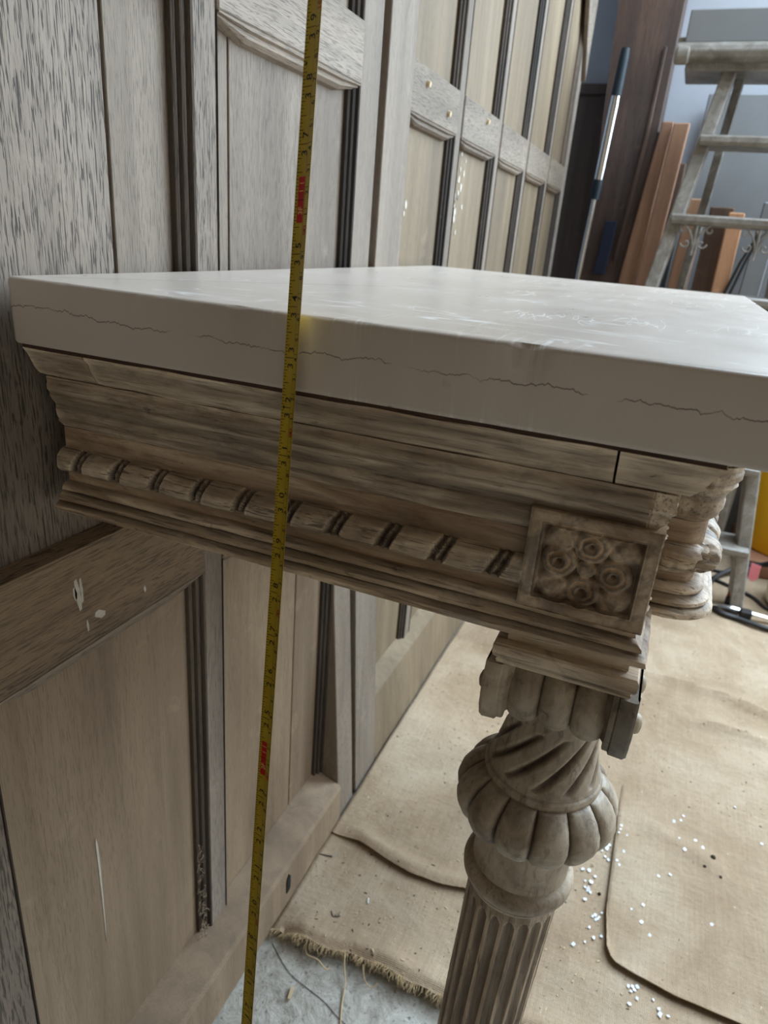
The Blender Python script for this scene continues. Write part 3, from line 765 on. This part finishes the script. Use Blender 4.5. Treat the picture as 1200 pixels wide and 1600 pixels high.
def put(mb, txt, acr, s, hgt, wid, lift=LF):
    """text reads up the blade: glyph x runs along the tape, glyph up points to the left edge"""
    vs, fs = glyphs(txt); mb.add([TP(acr-(y-.35)*hgt/TW, s+x*wid/INCH, lift) for x, y, z in vs], fs)
nb = MB(); nr = MB(); ny = MB(); bx = MB()
for n in range(2, 43):
    if n % 12 == 0:
        rows = []
        for k in range(5):
            ac = .18+.40*k/4; rows.append([TP(ac, n-.42, LF*1.0), TP(ac, n+.42, LF*1.0)])
        bx = MB(); ny = MB(); bx.grid(rows); put(ny, '%dF' % (n//12), .39, n-.2, .0042, .0040, LF*2.4); put(ny, str(n)[-1:], .39, n+.22, .0042, .0040, LF*2.4) if False else None
        put(ny, '1', .39, n+.16, .0042, .0030, LF*2.4); put(ny, '1', .39, n+.30, .0042, .0030, LF*2.4); bo = TT(bx, 'foot_mark', 'redink'); no = ny.build('foot_numeral', M['yink'], bo); no.matrix_parent_inverse = Matrix.Identity(4)
    else:
        t = str(n)
        if len(t) == 2:
            put(nb, t[0], .40, n-.16, .0053, .0062); put(nb, t[1], .40, n+.16, .0053, .0062)
        else: put(nb, t, .40, n+.16, .0053, .0062)
for c in range(4, 109):
    s = c/2.54
    if c % 10 == 0: nr = MB(); put(nr, str(c), .80, s+.0, .0040, .0048); TT(nr, 'red_numeral', 'redink')
    else: put(nb, str(c % 10), .79, s-.10, .0038, .0042)
for s in (19.2, 38.4, 32.0, 16.0): nb.add([TP(.16, s-.045, LF), TP(.22, s, LF), TP(.16, s+.045, LF), TP(.10, s, LF)], [(0,1,2,3)])
TT(nb, 'numerals', 'ink')['kind'] = 'stuff'
a = MB(); c0 = TP(.5, S0); a.box(-.006, .006, -.001, .001, -.004, .012)
a.v = [tuple(c0+Wd*x+NN*y+U*z) for x, y, z in a.v]; TT(a, 'end_hook', 'metal')

# ---------------- burlap sheets on the floor ----------------
EDGE = [(-1.6, .30), (-.9, .31), (-.62, .30), (-.50, .292), (-.33, .284), (-.2927, .2836), (-.2478, .2847), (-.2012, .286), (-.1478, .2876), (-.1093, .2765), (-.0685, .2770), (-.0291, .2735), (0, .27)]
def ground(x, y):
    z = .004+nz(x, y, 0, 5)*.004+nz(x, y, 3, 17)*.0022
    for (px, py, dx, dy, L, A, W) in ((1.215, -.50, -.03, -.26, .3, .013, .016), (1.08, -.60, -.02, -.18, .22, .012, .015), (1.52, -.64, .01, -.2, .25, .009, .02), (.95, -.62, .05, -.3, .3, .006, .02), (1.35, -.35, .1, -.25, .3, .007, .03), (.72, -.53, -.06, -.1, .15, .006, .02)):
        d = Vector((dx, dy)); l = d.length; d /= l; q = Vector((x-px, y-py)); t = q.dot(d); s = q.x*d.y-q.y*d.x+.012*math.sin(t*14)
        z += A*math.exp(-(s/W)**2)*sst(-.06, .04, t)*(1-sst(l-.03, l+.08, t))
    return z
def sheet(name, m, y_lo, y_hi, xe, xfar, zf, ny_, nx_, label):
    rows = []
    for j in range(ny_+1):
        y = y_lo+(y_hi-y_lo)*j/ny_; e = xe(y)
        rows.append([(e+(xfar-e)*(i/nx_)**1.7, y) for i in range(nx_+1)])
    a = MB(); top = [[(x, y, zf(x, y, x-xe(y))) for x, y in r] for r in rows]
    a.grid(top)
    o = a.build(name, M[m], None, smooth=True); md = o.modifiers.new('thickness', 'SOLIDIFY'); md.thickness = .0014; md.offset = -1
    tag(o, label=label, cat='cloth'); return o
def xe1(y): return interp(EDGE, y)+nz(y, 0, 1, 28)*.005+nz(y, 0, 5, 150)*.0022
def zs1(x, y, d):
    lift = .027*math.exp(-(d/.035)**2)*(sst(-.02, -.09, y) if y > -.1 else 1)*(.75+.5*nz(y, 0, 8, 9))
    droop = -.008*math.exp(-(d/.010)**2)
    return ground(x, y)+max(0, lift)+droop*(1 if lift > .008 else 0)+.0005
s1 = sheet('burlap_sheet', 'burlap', -1.55, -.0315, xe1, 2.34, zs1, 240, 190, 'main jute burlap floor sheet with a frayed lifted front edge over bare concrete')
FB = [(-1.2, .60), (-.6, .50), (-.40, .47), (-.2639, .4541), (-.22, .4461), (-.1795, .4412), (-.1324, .4504), (-.0816, .4634), (-.047, .4632), (0, .47)]
def zs2(x, y, d):
    roll = (.010*math.exp(-((d-.012)/.016)**2))*sst(-.03, -.10, y)*(1-sst(-.50, -.75, -abs(y))*0)*(1 if y > -.42 else max(0, 1-(-.42-y)/.2))
    return ground(x, y)+.0032+roll*(1-sst(.33, .40, -y))-(.004*sst(.9, 1.3, x))-.0062*sst(.34, .42, -y)
s2 = sheet('burlap_sheet', 'burlap2', -.62, -.0318, lambda y: interp(FB, y)+nz(y, 2, 1, 20)*.003, 1.35, zs2, 120, 110, 'second burlap sheet lapped over the main one with its rolled edge behind the table leg')
# third sheet at the right, rounded corner near the paint flakes
FC = [(-1.5, .40), (-1.0, .41), (-.6289, .4215), (-.5653, .4227), (-.5109, .4290), (-.4880, .4338), (-.4760, .445), (-.4700, .470), (-.4665, .52)]
def xe3(y): return interp(FC, y)+nz(y, 5, 1, 20)*.002
def zs3(x, y, d):
    edge = .0030*math.exp(-(d/.012)**2)
    return ground(x, y)+.0062+edge-.008*sst(.62, .85, x)
s3 = sheet('burlap_sheet', 'burlap', -1.5, -.4668, xe3, 1.2, zs3, 150, 120, 'third burlap sheet at the right with a rounded corner beside the scattered white flakes')
# frayed fibres along the front edge
a = MB()
for k in range(420):
    y = -.033-random.random()*.30; x = xe1(y)+.001; z = zs1(x, y, 0)
    l = random.uniform(.003, .011); an = random.uniform(-.5, .5)
    p0 = Vector((x+.002, y, z)); p1 = p0+Vector((-l*math.cos(an), l*math.sin(an), random.uniform(-.4, .15)*l)); p2 = p1+Vector((-l*.4, random.uniform(-.5, .5)*l, -.3*l))
    a.tube([p0, p1, p2], [.0004, .0003, .0002], 3, cap=False)
fr = a.build('frayed_fibres', M['straw'], s1); fr['kind'] = 'stuff'

def surf(x, y):
    z = zs1(x, y, x-xe1(y)) if x > xe1(y) else -.004
    e2 = interp(FB, y)
    if y > -.62 and x > e2 and x < 1.35: z = max(z, zs2(x, y, x-e2))
    if y < -.4668 and x > interp(FC, y) and x < 1.2: z = max(z, zs3(x, y, x-interp(FC, y)))
    return z
chips = [(.7785,-.5754),(.7651,-.5712),(.756,-.5596),(.7123,-.5677),(.6902,-.5761),(.7257,-.5944),(.7106,-.6054),(.6275,-.5554),(.6164,-.5382),(.7003,-.4747),(.6904,-.4734),(.6806,-.4721),(.6418,-.4568),(.6228,-.4557),(.6186,-.4613),(.6419,-.4827),(.6183,-.4745),(.6106,-.4782),(.58,-.425),(.5822,-.4349),(.5596,-.4317),(.5614,-.4405),(.5447,-.4376),(.5238,-.4354),(.4989,-.45),(.4957,-.4551),(.5022,-.459),(.4719,-.466),(.4519,-.4448),(.5183,-.5176),(.5502,-.5185),(.5341,-.5027),(.5021,-.5303),(.4109,-.5158),(.4143,-.5131),(.3873,-.5109),(.3923,-.5494),(.4088,-.5407),(.5628,-.616),(.7758,-.7029),(.847,-.664),
         (.503,-.4535),(.4985,-.4575),(.5405,-.4415),(.5475,-.4330),(.4060,-.5120),(.4170,-.5190),(.4000,-.5200),(.4120,-.5080),(.4640,-.4560),(.4780,-.4480),(.6500,-.4600),(.6320,-.4500),(.5750,-.4450),(.4400,-.4300),(.3950,-.5600),(.3990,-.5480),(.6050,-.4180),(.6800,-.4850),(.5120,-.4620)]
big = {7: 1.7, 12: 1.6, 22: 1.6, 23: 1.3, 36: 1.6, 35: 1.3, 21: 1.5, 24: 1.3, 27: 1.2}
cg = 'white paint flakes scattered on the burlap'
for k, (x, y) in enumerate(chips):
    a = MB(); r = (big.get(k, 1.0)*random.uniform(.0024, .0040)); n = random.randint(4, 6); ph = random.random()*6
    pts = [(r*random.uniform(.7, 1.2)*math.cos(ph+2*PI*i/n), r*random.uniform(.5, 1.0)*math.sin(ph+2*PI*i/n)) for i in range(n)]
    t1, t2 = random.uniform(-.3, .3), random.uniform(-.3, .3); th = .0007
    a.add([(px, py, px*t1+py*t2) for px, py in pts]+[(px, py, px*t1+py*t2+th) for px, py in pts], [tuple(range(n))[::-1], tuple(range(n, 2*n))]+[(i, (i+1) % n, n+(i+1) % n, n+i) for i in range(n)])
    o = a.build('paint_flake', M['chip']); o.location = (x, y, surf(x, y)+.0006+r*.25)
    tag(o, label='small angular white paint flake lying on the burlap right of the leg', cat='paint flake', group=cg)
for k, (x, y) in enumerate(((.6923, -.62), (.6569, -.6306), (.545, -.4552), (.668, -.607))):
    a = MB(); r = .0045 if k == 0 else .0028
    a.lathe([(r*.5, 0), (r, r*.5), (r*.8, r*1.1), (r*.2, r*1.4)], n=6); o = a.build('grit_crumb', M['dark']); o.location = (x, y, surf(x, y)-.0003)
    tag(o, label=['largest dark crumb on the right burlap sheet', 'small dark crumb beside the largest one on the burlap', 'dark crumb among the white flakes nearest the leg', 'small dark crumb between the two others on the right sheet'][k], cat='debris')
# loose crumbs nobody could count
a = MB()
for k in range(1000):
    x = .28+random.random()**1.5*1.3; y = -.04-random.random()*.85
    if x < xe1(y)+.004: continue
    r = random.uniform(.0004, .0011); z = surf(x, y); an = random.random()*PI; l = r*random.uniform(1, 3)
    c, s = math.cos(an), math.sin(an)
    q = [(-l, -r), (l, -r), (l, r), (-l, r)]; vs = [(x+px*c-py*s, y+px*s+py*c, z+.0001) for px, py in q]+[(x+px*c*.7-py*s*.7, y+px*s*.7+py*c*.7, z+r*1.3) for px, py in q]
    a.add(vs, [(4,5,6,7),(0,1,5,4),(1,2,6,5),(2,3,7,6),(3,0,4,7)])
o = a.build('sawdust_crumbs', M['splinter']); tag(o, label='sawdust and wood crumbs strewn over the burlap', cat='debris', kind='stuff')
a = MB()
for k in range(420):
    x = .29+random.random()**1.3*1.1; y = -.04-random.random()*.85
    r = random.uniform(.0003, .0008); z = surf(x, y); an = random.random()*PI; l = r*random.uniform(1, 4); c, s = math.cos(an), math.sin(an)
    q = [(-l, -r), (l, -r), (l, r), (-l, r)]; vs = [(x+px*c-py*s, y+px*s+py*c, z+.0001) for px, py in q]+[(x+px*c*.7-py*s*.7, y+px*s*.7+py*c*.7, z+r*1.2) for px, py in q]
    a.add(vs, [(4,5,6,7),(0,1,5,4),(1,2,6,5),(2,3,7,6),(3,0,4,7)])
o = a.build('dirt_specks', M['dark']); tag(o, label='dark dirt specks strewn over the burlap', cat='debris', kind='stuff')
def wire(name, pts, r, m, label, cat, group=None, n=6):
    a = MB(); P = [Vector(p) for p in pts]; out = []
    for i in range(len(P)-1):
        p0 = P[max(0, i-1)]; p1 = P[i]; p2 = P[i+1]; p3 = P[min(len(P)-1, i+2)]
        for t in [k/6 for k in range(6)]:
            out.append(.5*((2*p1)+(-p0+p2)*t+(2*p0-5*p1+4*p2-p3)*t*t+(-p0+3*p1-3*p2+p3)*t**3))
    out.append(P[-1]); a.tube(out, r, n); return tag(a.build(name, M[m], smooth=True), label=label, cat=cat, group=group)
def straightwire(name, pts, r, m, label, cat):
    a = MB()
    for p, q in zip(pts, pts[1:]): a.tube([p, q], r, 6)
    return tag(a.build(name, M[m]), label=label, cat=cat)
z = surf(.4313, -.0454)+.0016
straightwire('staple', [(.417, -.034, z), (.4215, -.055, z), (.432, -.058, z+.001)], .0009, 'metal', 'bent steel staple at the foot of the base board', 'staple')
z = surf(.3356, -.1043)+.0016
straightwire('staple', [(.3360, -.0965, z), (.3290, -.1020, z), (.3335, -.1110, z), (.3405, -.1080, z)], .0007, 'metal', 'loose steel staple on the burlap just behind its frayed edge', 'staple')
wire('jute_thread', [(.283, -.143, .018), (.268, -.150, .008), (.2533, -.1588, .000), (.228, -.166, -.0025), (.198, -.178, -.0025)], .0009, 'straw', 'long pale jute thread trailing straight onto the concrete', 'thread')
wire('jute_thread', [(.278, -.088, .012), (.264, -.094, .006), (.262, -.112, .008), (.258, -.126, .004), (.262, -.132, .003)], .0009, 'straw', 'curled pale jute thread near the base board', 'thread')
wire('jute_thread', [(.279, -.172, .014), (.268, -.180, .004), (.262, -.192, .003), (.268, -.199, .008)], .0007, 'straw', 'short looped jute thread under the frayed burlap edge', 'thread')
a = MB(); a.beam((.205, -.101, -.001), (.221, -.098, -.0005), .004, .002); tag(a.build('wood_splinter', M['splinter']), label='short pale wood splinter on the bare concrete', cat='debris')
a = MB(); a.beam((.372, -.139, surf(.372, -.139)+.001), (.380, -.1365, surf(.38, -.1365)+.0012), .002, .001); tag(a.build('wood_splinter', M['chip']), label='thin white splinter on the burlap left of the leg', cat='debris')
wire('floor_crack_strand', [(.262, -.042, -.0035), (.236, -.085, -.0030), (.224, -.14, -.0032), (.212, -.172, -.0030), (.204, -.21, -.0030), (.198, -.26, -.003)], .0004, 'dark', 'thin dark strand standing in for a crack across the bare concrete', 'thread')  # hairline crack in the concrete, laid as a dark strand
# dusty cobwebs hanging in the lower moulding
a = MB()
for k in range(60):
    z0 = .10+random.random()**2*.16; x = .168+random.random()*.012; p = Vector((x, .000-random.random()*.004, z0)); pts = [p]
    for i in range(4): p = p+Vector((random.uniform(-.004, .004), random.uniform(-.0015, .001), random.uniform(-.006, .004))); pts.append(p)
    a.tube(pts, .00035, 3, cap=False)
o = a.build('cobweb', M['cobweb'], wall); o['kind'] = 'stuff'

# ---------------- far end of the workshop ----------------
def crooked(name, secs_, x0, x1, m, label, cat, group=None):
    """upright of rectangular section whose left and right edges vary with height: (z, y_left, y_right)"""
    a = MB(); rows = [[(x0, yl, z), (x0, yr, z), (x1, yr, z), (x1, yl, z)] for z, yl, yr in secs_]
    a.grid(rows, closed_v=True, cap=True); return tag(a.build(name, M[m], bevel=.003), label=label, cat=cat, group=group)
post = empty('timber_post', (2.27, -.11, 0), label='old dark brown timber post standing in the far corner', cat='post')
a = MB(); rows = []
for k in range(53):
    z = 2.6*k/52; yl = interp([(0, -.045), (.9, -.048), (1.2, -.040), (1.65, -.020), (2.6, -.02)], z); yr = interp([(0, -.165), (.85, -.178), (1.0, -.196), (1.3, -.205), (2.6, -.21)], z)
    j = nz(z, 0, 0, 4)*.006; rows.append([(2.20+j, yl+j, z), (2.198+j, (yl+yr)/2, z), (2.20+j, yr+j*.5, z), (2.34, yr, z), (2.34, yl, z)])
a.grid(rows, closed_v=True, cap=True); o = a.build('shaft', M['post'], post, bevel=0); o.matrix_parent_inverse = Matrix.Translation((-2.27, .11, 0))
a = MB(); a.beam((2.196, -.150, .90), (2.192, -.175, 1.25), .012, .008); a.beam((2.192, -.175, 1.25), (2.194, -.180, 1.5), .010, .006); o = a.build('split_edge', M['post'], post, bevel=.002); o.matrix_parent_inverse = Matrix.Translation((-2.27, .11, 0))
a = MB(); a.prism([(-.100, 1.018), (-.136, 1.020), (-.134, .95), (-.127, .855), (-.090, .858), (-.096, .93)], 'x', 2.180, 2.1945); tag(a.build('cloth_strip', M['navy'], bevel=.002), label='navy blue strip of cloth pinned to the dark timber post', cat='cloth')
pole = empty('extension_pole', (2.12, -.03, 0), label='chrome telescopic extension pole with dark teal grip leaning by the post', cat='pole')
pa, pb = Vector((2.10, -.024, .0)), Vector((2.10, -.0745, 1.36)); pd = (pb-pa)
def pp(z): return pa+pd*(z/1.36)
pinv = Matrix.Translation((-2.12, .03, 0))
for nm, z0, z1, r0, r1, m in (('lower_tube', .0, 1.09, .0085, .0085, 'chrome'), ('collar', 1.075, 1.135, .0135, .0145, 'grip'), ('upper_tube', 1.13, 1.365, .0135, .0135, 'chrome'), ('grip', 1.355, 1.475, .0150, .0135, 'grip')):
    a = MB(); ks = 6; a.tube([pp(z0+(z1-z0)*k/ks) for k in range(ks+1)], [r0+(r1-r0)*k/ks for k in range(ks)]+[r1*.85], 16); o = a.build(nm, M[m], pole, smooth=True); o.matrix_parent_inverse = pinv
PG = 'boards leaning against the far wall'
def board(x0, x1, sec, m, label): return crooked('board', sec, x0, x1, m, label, 'board', PG)
board(2.205, 2.225, [(0, -.170, -.150), (.84, -.180, -.125), (1.30, -.2085, -.2060)][::1] and [(0, -.120, -.168), (.84, -.130, -.178), (1.28, -.196, -.216)], 'teal', 'blue-grey board just right of the dark timber post')
board(2.185, 2.203, [(0, -.150, -.200), (.85, -.176, -.226), (1.305, -.213, -.247)], 'plank_o', 'tall orange-brown board left of the stepladder')
board(2.170, 2.184, [(0, -.205, -.252), (.85, -.228, -.276), (1.300, -.2475, -.2935)], 'plank_o', 'tall tan board touching the stepladder rail')
board(2.205, 2.225, [(0, -.300, -.360), (1.10, -.335, -.395)], 'plank_o', 'orange-brown board seen inside the ladder, leftmost')
board(2.185, 2.203, [(0, -.395, -.462), (1.08, -.402, -.470)], 'plank_b', 'darker brown board in the middle behind the ladder')
board(2.150, 2.172, [(0, -.470, -.515), (1.065, -.455, -.500)], 'plank_l', 'pale pine board standing in front of the others')
board(2.180, 2.200, [(0, -.520, -.580), (1.10, -.545, -.600)], 'grey', 'narrow grey board right of the pale pine one')
board(2.160, 2.175, [(0, -.600, -.680), (1.30, -.625, -.70)], 'palegrey', 'off-white board at the right end of the leaning row')
board(2.300, 2.325, [(0, -.300, -.80), (1.40, -.325, -.82)], 'grey', 'wide grey sheet leaning behind the ladder and the narrow boards')
board(2.235, 2.255, [(0, -.220, -.300), (1.2, -.225, -.305)], 'plank_b', 'brown board half hidden behind the two tall orange ones')
tg = empty('iron_tongs', (2.14, -.51, .86), label='black iron tongs with a ring handle hanging by the pale board', cat='tool')
tinv = Matrix.Translation((-2.14, .51, -.86))
for dx in (0, .008):
    a = MB(); a.tube([(2.145, -.548-dx, 1.005), (2.145, -.520-dx*1.5, .93), (2.145, -.488-dx*2, .80)], .0042, 8); o = a.build('arm', M['black'], tg, smooth=True); o.matrix_parent_inverse = tinv
a = MB(); a.tube([(2.145, -.556+.014*math.cos(t*PI/8), 1.020+.014*math.sin(t*PI/8)) for t in range(17)], .0038, 8); o = a.build('ring', M['metal'], tg, smooth=True); o.matrix_parent_inverse = tinv

# stepladder
lad = empty('stepladder', (1.80, -.45, 0), label='worn grey-painted wooden stepladder with scroll brackets standing past the table', cat='ladder')
linv = Matrix.Translation((-1.80, .45, 0))
def LD(mb, name, m='ladder', parent=lad, **k):
    o = mb.build(name, M[m], parent, **k)
    if parent is lad: o.matrix_parent_inverse = linv
    return o
def lx(z): return 1.695+.17*z
def yl(z): return -.172-.1445*z
def yr(z): return -.705+.118*z
for fy in (yl, yr):
    a = MB(); a.beam((lx(0), fy(0), .004), (lx(1.40), fy(1.40), 1.40), .034, .085, (0, 1, 0)); LD(a, 'rail', bevel=.003)
for i, z in enumerate((.20, .42, .635, .845, 1.035, 1.225)):
    a = MB(); x = lx(z); y0 = yl(z)-.0; y1 = yr(z)+.0
    rows = []
    prof = [(x-.066, z-.024), (x-.072, z-.016), (x-.072, z-.005), (x-.066, z), (x+.05, z), (x+.05, z-.024)]
    ov = .012
    rows = [[(px, y0+ov, pz) for px, pz in prof], [(px, y1-ov, pz) for px, pz in prof]]
    a.grid(rows, closed_v=True, cap=True); st = LD(a, 'step')
    if i in (3, 4, 5):
        for ys, sg in ((y0-.055, 1), (y1+.055, -1)):
            if i != 4 and sg: pass
            a = MB(); xx = x-.062
            def spi(cy, cz, r0, turns, a0, sgn):
                return [(xx, cy+sgn*(r0*(1-t/26)+.002)*math.cos(a0+turns*2*PI*t/25), cz+(r0*(1-t/26)+.002)*math.sin(a0+turns*2*PI*t/25)) for t in range(26)]
            for s2_ in (1, -1):
                a.tube([(xx, ys, z-.085), (xx, ys-s2_*.006, z-.060), (xx, ys-s2_*.016, z-.040), (xx, ys-s2_*.030, z-.026)], .0032, 6)
                a.tube(spi(ys-s2_*.034, z-.036, .010, .9, PI/2, -s2_), .0026, 6)
                a.tube(spi(ys-s2_*.020, z-.070, .011, .9, PI, s2_), .0026, 6)
            a.tube([(xx, ys, z-.100), (xx, ys, z-.026)], [.003, .0045], 6)
            if i == 4: a.v and a.build('scroll_bracket', M['ladder'], st, smooth=True)
a = MB()   # top tray with rounded lip
z = 1.40; x = lx(z); prof = [(x-.080, z-.012), (x-.094, z-.006), (x-.100, z+.008), (x-.096, z+.022), (x-.082, z+.030), (x-.05, z+.030), (x-.05, z-.012)]
a.grid([[(px, -.232, pz) for px, pz in prof], [(px, -.690, pz) for px, pz in prof]], closed_v=True, cap=True); LD(a, 'tray_nosing', bevel=.002)
a = MB(); a.box(x-.076, x-.056, -.690, -.250, z+.030, z+.102); LD(a, 'tray_upstand', 'grey', bevel=.003)
a = MB(); a.box(x-.056, x+.10, -.690, -.232, z+.0302, z+.048); LD(a, 'top_tray', bevel=.003)
a = MB(); a.box(x-.065, x+.10, -.66, -.262, 1.372, 1.400); LD(a, 'under_tray', bevel=.003)
a = MB(); a.tube([(x-.085, -.268, 1.402), (x-.085, -.264, 1.402), (x-.085, -.240, 1.402), (x-.085, -.234, 1.402)], [.016, .022, .022, .014], 16); LD(a, 'scroll_end', smooth=True)
for y in (-.40, -.58):
    a = MB(); a.beam((2.09, y+(.08 if y > -.5 else -.08), .004), (lx(1.38)+.06, y, 1.38), .024, .045, (0, 1, 0)); LD(a, 'back_leg', bevel=.003)
a = MB(); a.beam((2.055, -.33, .45), (2.055, -.655, .45), .020, .05, (1, 0, 0)); LD(a, 'back_rail', bevel=.003)

# amber bucket on a brown board platform
a = MB(); a.box(1.97, 2.345, -1.35, -.72, 0.006, .062); tag(a.build('low_platform', M['box'], bevel=.004), label='low brown board platform under the orange bucket', cat='platform')
bk = empty('bucket', (2.145, -.875, .063), label='bright orange-yellow plastic bucket on the brown platform', cat='bucket')
binv = Matrix.Translation((-2.145, .875, -.063))
a = MB(); a.lathe([(.02, .0), (.132, .0), (.138, .006), (.168, .330), (.174, .334), (.174, .348), (.164, .350), (.160, .340), (.132, .012), (.02, .010)], (2.145, -.875, .063), 56); o = a.build('shell', M['orange'], bk, smooth=True); o.matrix_parent_inverse = binv
a = MB(); a.tube([(2.145+.0, -.875+.178*math.cos(t*PI/16), .40-.10*math.sin(t*PI/16)) for t in range(17)], .003, 6); a.v = [(x-.17*math.sin((.40-z)*0+0)*0, y, z) for x, y, z in a.v]; o = a.build('handle', M['metal'], bk, smooth=True); o.matrix_parent_inverse = binv
# cream container
jg = empty('plastic_container', (1.80, -.892, .006), label='cream plastic container standing on the burlap at the right edge', cat='container')
jinv = Matrix.Translation((-1.80, .892, -.006))
a = MB(); a.lathe([(.02, 0), (.085, 0), (.100, .012), (.104, .06), (.100, .16), (.085, .20), (.05, .225), (.03, .232)], (1.80, -.892, .006), 40); o = a.build('body', M['cream'], jg, smooth=True); o.matrix_parent_inverse = jinv
a = MB(); a.lathe([(.01, .0), (.032, .0), (.032, .028), (.01, .03)], (1.80, -.892, .238), 24); o = a.build('cap', M['black'], jg, smooth=True); o.matrix_parent_inverse = jinv
# hose and ribbed lance
def gz(x, y, h=.009): return surf(x, y)+h
wire('hose', [(x, y, gz(x, y)+dz) for x, y, dz in ((1.62, -.98, 0), (1.605, -.86, 0), (1.6014, -.7842, 0), (1.626, -.7138, 0), (1.645, -.6567, 0), (1.7364, -.6297, 0), (1.80, -.640, .002), (1.8658, -.655, .002), (1.93, -.700, .012), (1.96, -.76, .035), (1.93, -.86, .055), (1.88, -1.0, .03))], .0075, 'black', 'black hose looping on the floor around the ladder foot', 'hose')
wire('pale_hose', [(x, y, gz(x, y)+dz) for x, y, dz in ((1.665, -.640, .008), (1.655, -.70, .012), (1.655, -.76, .008), (1.66, -.86, .002), (1.68, -.98, 0))], .0070, 'chrome', 'shiny silver pipe lying on the floor right of the ladder foot', 'hose')
wire('cable', [(x, y, gz(x, y, .006)+dz) for x, y, dz in ((1.90, -.60, 0), (1.84, -.70, 0), (1.80, -.76, 0), (1.74, -.80, 0), (1.72, -.9, 0))], .005, 'black', 'thin black cable on the floor behind the red-gripped lance', 'cable')
wire('cable', [(x, y, gz(x, y, .006)+dz) for x, y, dz in ((1.95, -.58, 0), (1.94, -.66, 0), (1.94, -.72, .01), (1.95, -.82, .07), (1.95, -.95, .09))], .005, 'black', 'thin black cable running past the front of the brown platform', 'cable')
ln = empty('spray_lance', (1.68, -.684, .02), label='spray lance with red ribbed grip and pink tag propped on the hose', cat='tool')
ninv = Matrix.Translation((-1.68, .684, -.02))
qa, qb = Vector((1.675, -.683, .028)), Vector((1.770, -.715, .105))
a = MB(); nn_ = 40; a.tube([qa.lerp(qb, .12+.72*k/nn_) for k in range(nn_+1)], [.0115+.0022*math.sin(k*PI*2/3) for k in range(nn_+1)], 12); o = a.build('ribbed_grip', M['redgrip'], ln, smooth=True); o.matrix_parent_inverse = ninv
a = MB(); a.tube([qa.lerp(qb, .80), qa.lerp(qb, .95), qa.lerp(qb, 1.05)], [.014, .016, .012], 12); o = a.build('end_collar', M['black'], ln, smooth=True); o.matrix_parent_inverse = ninv
a = MB(); a.tube([qa.lerp(qb, -.02), qa.lerp(qb, .13)], [.010, .013], 12); o = a.build('end_collar', M['black'], ln, smooth=True); o.matrix_parent_inverse = ninv
a = MB(); q = qa.lerp(qb, .95)+Vector((-.012, -.020, .002)); a.add([q+Vector(v) for v in ((0, .010, .030), (0, -.016, .026), (.002, -.018, -.014), (0, -.004, -.026), (-.001, .010, -.012))]+[q+Vector(v)+Vector((.0012, 0, 0)) for v in ((0, .010, .030), (0, -.016, .026), (.002, -.018, -.014), (0, -.004, -.026), (-.001, .010, -.012))], [(0,1,2,3,4), (9,8,7,6,5)]+[(i, (i+1) % 5, 5+(i+1) % 5, 5+i) for i in range(5)]); o = a.build('tag', M['pink'], ln); o.matrix_parent_inverse = ninv
a = MB(); a.box(1.628, 1.654, -.742, -.712, .012, .036); tag(a.build('hose_clip', M['black'], bevel=.003), label='square black clip on the silver pipe', cat='clip')
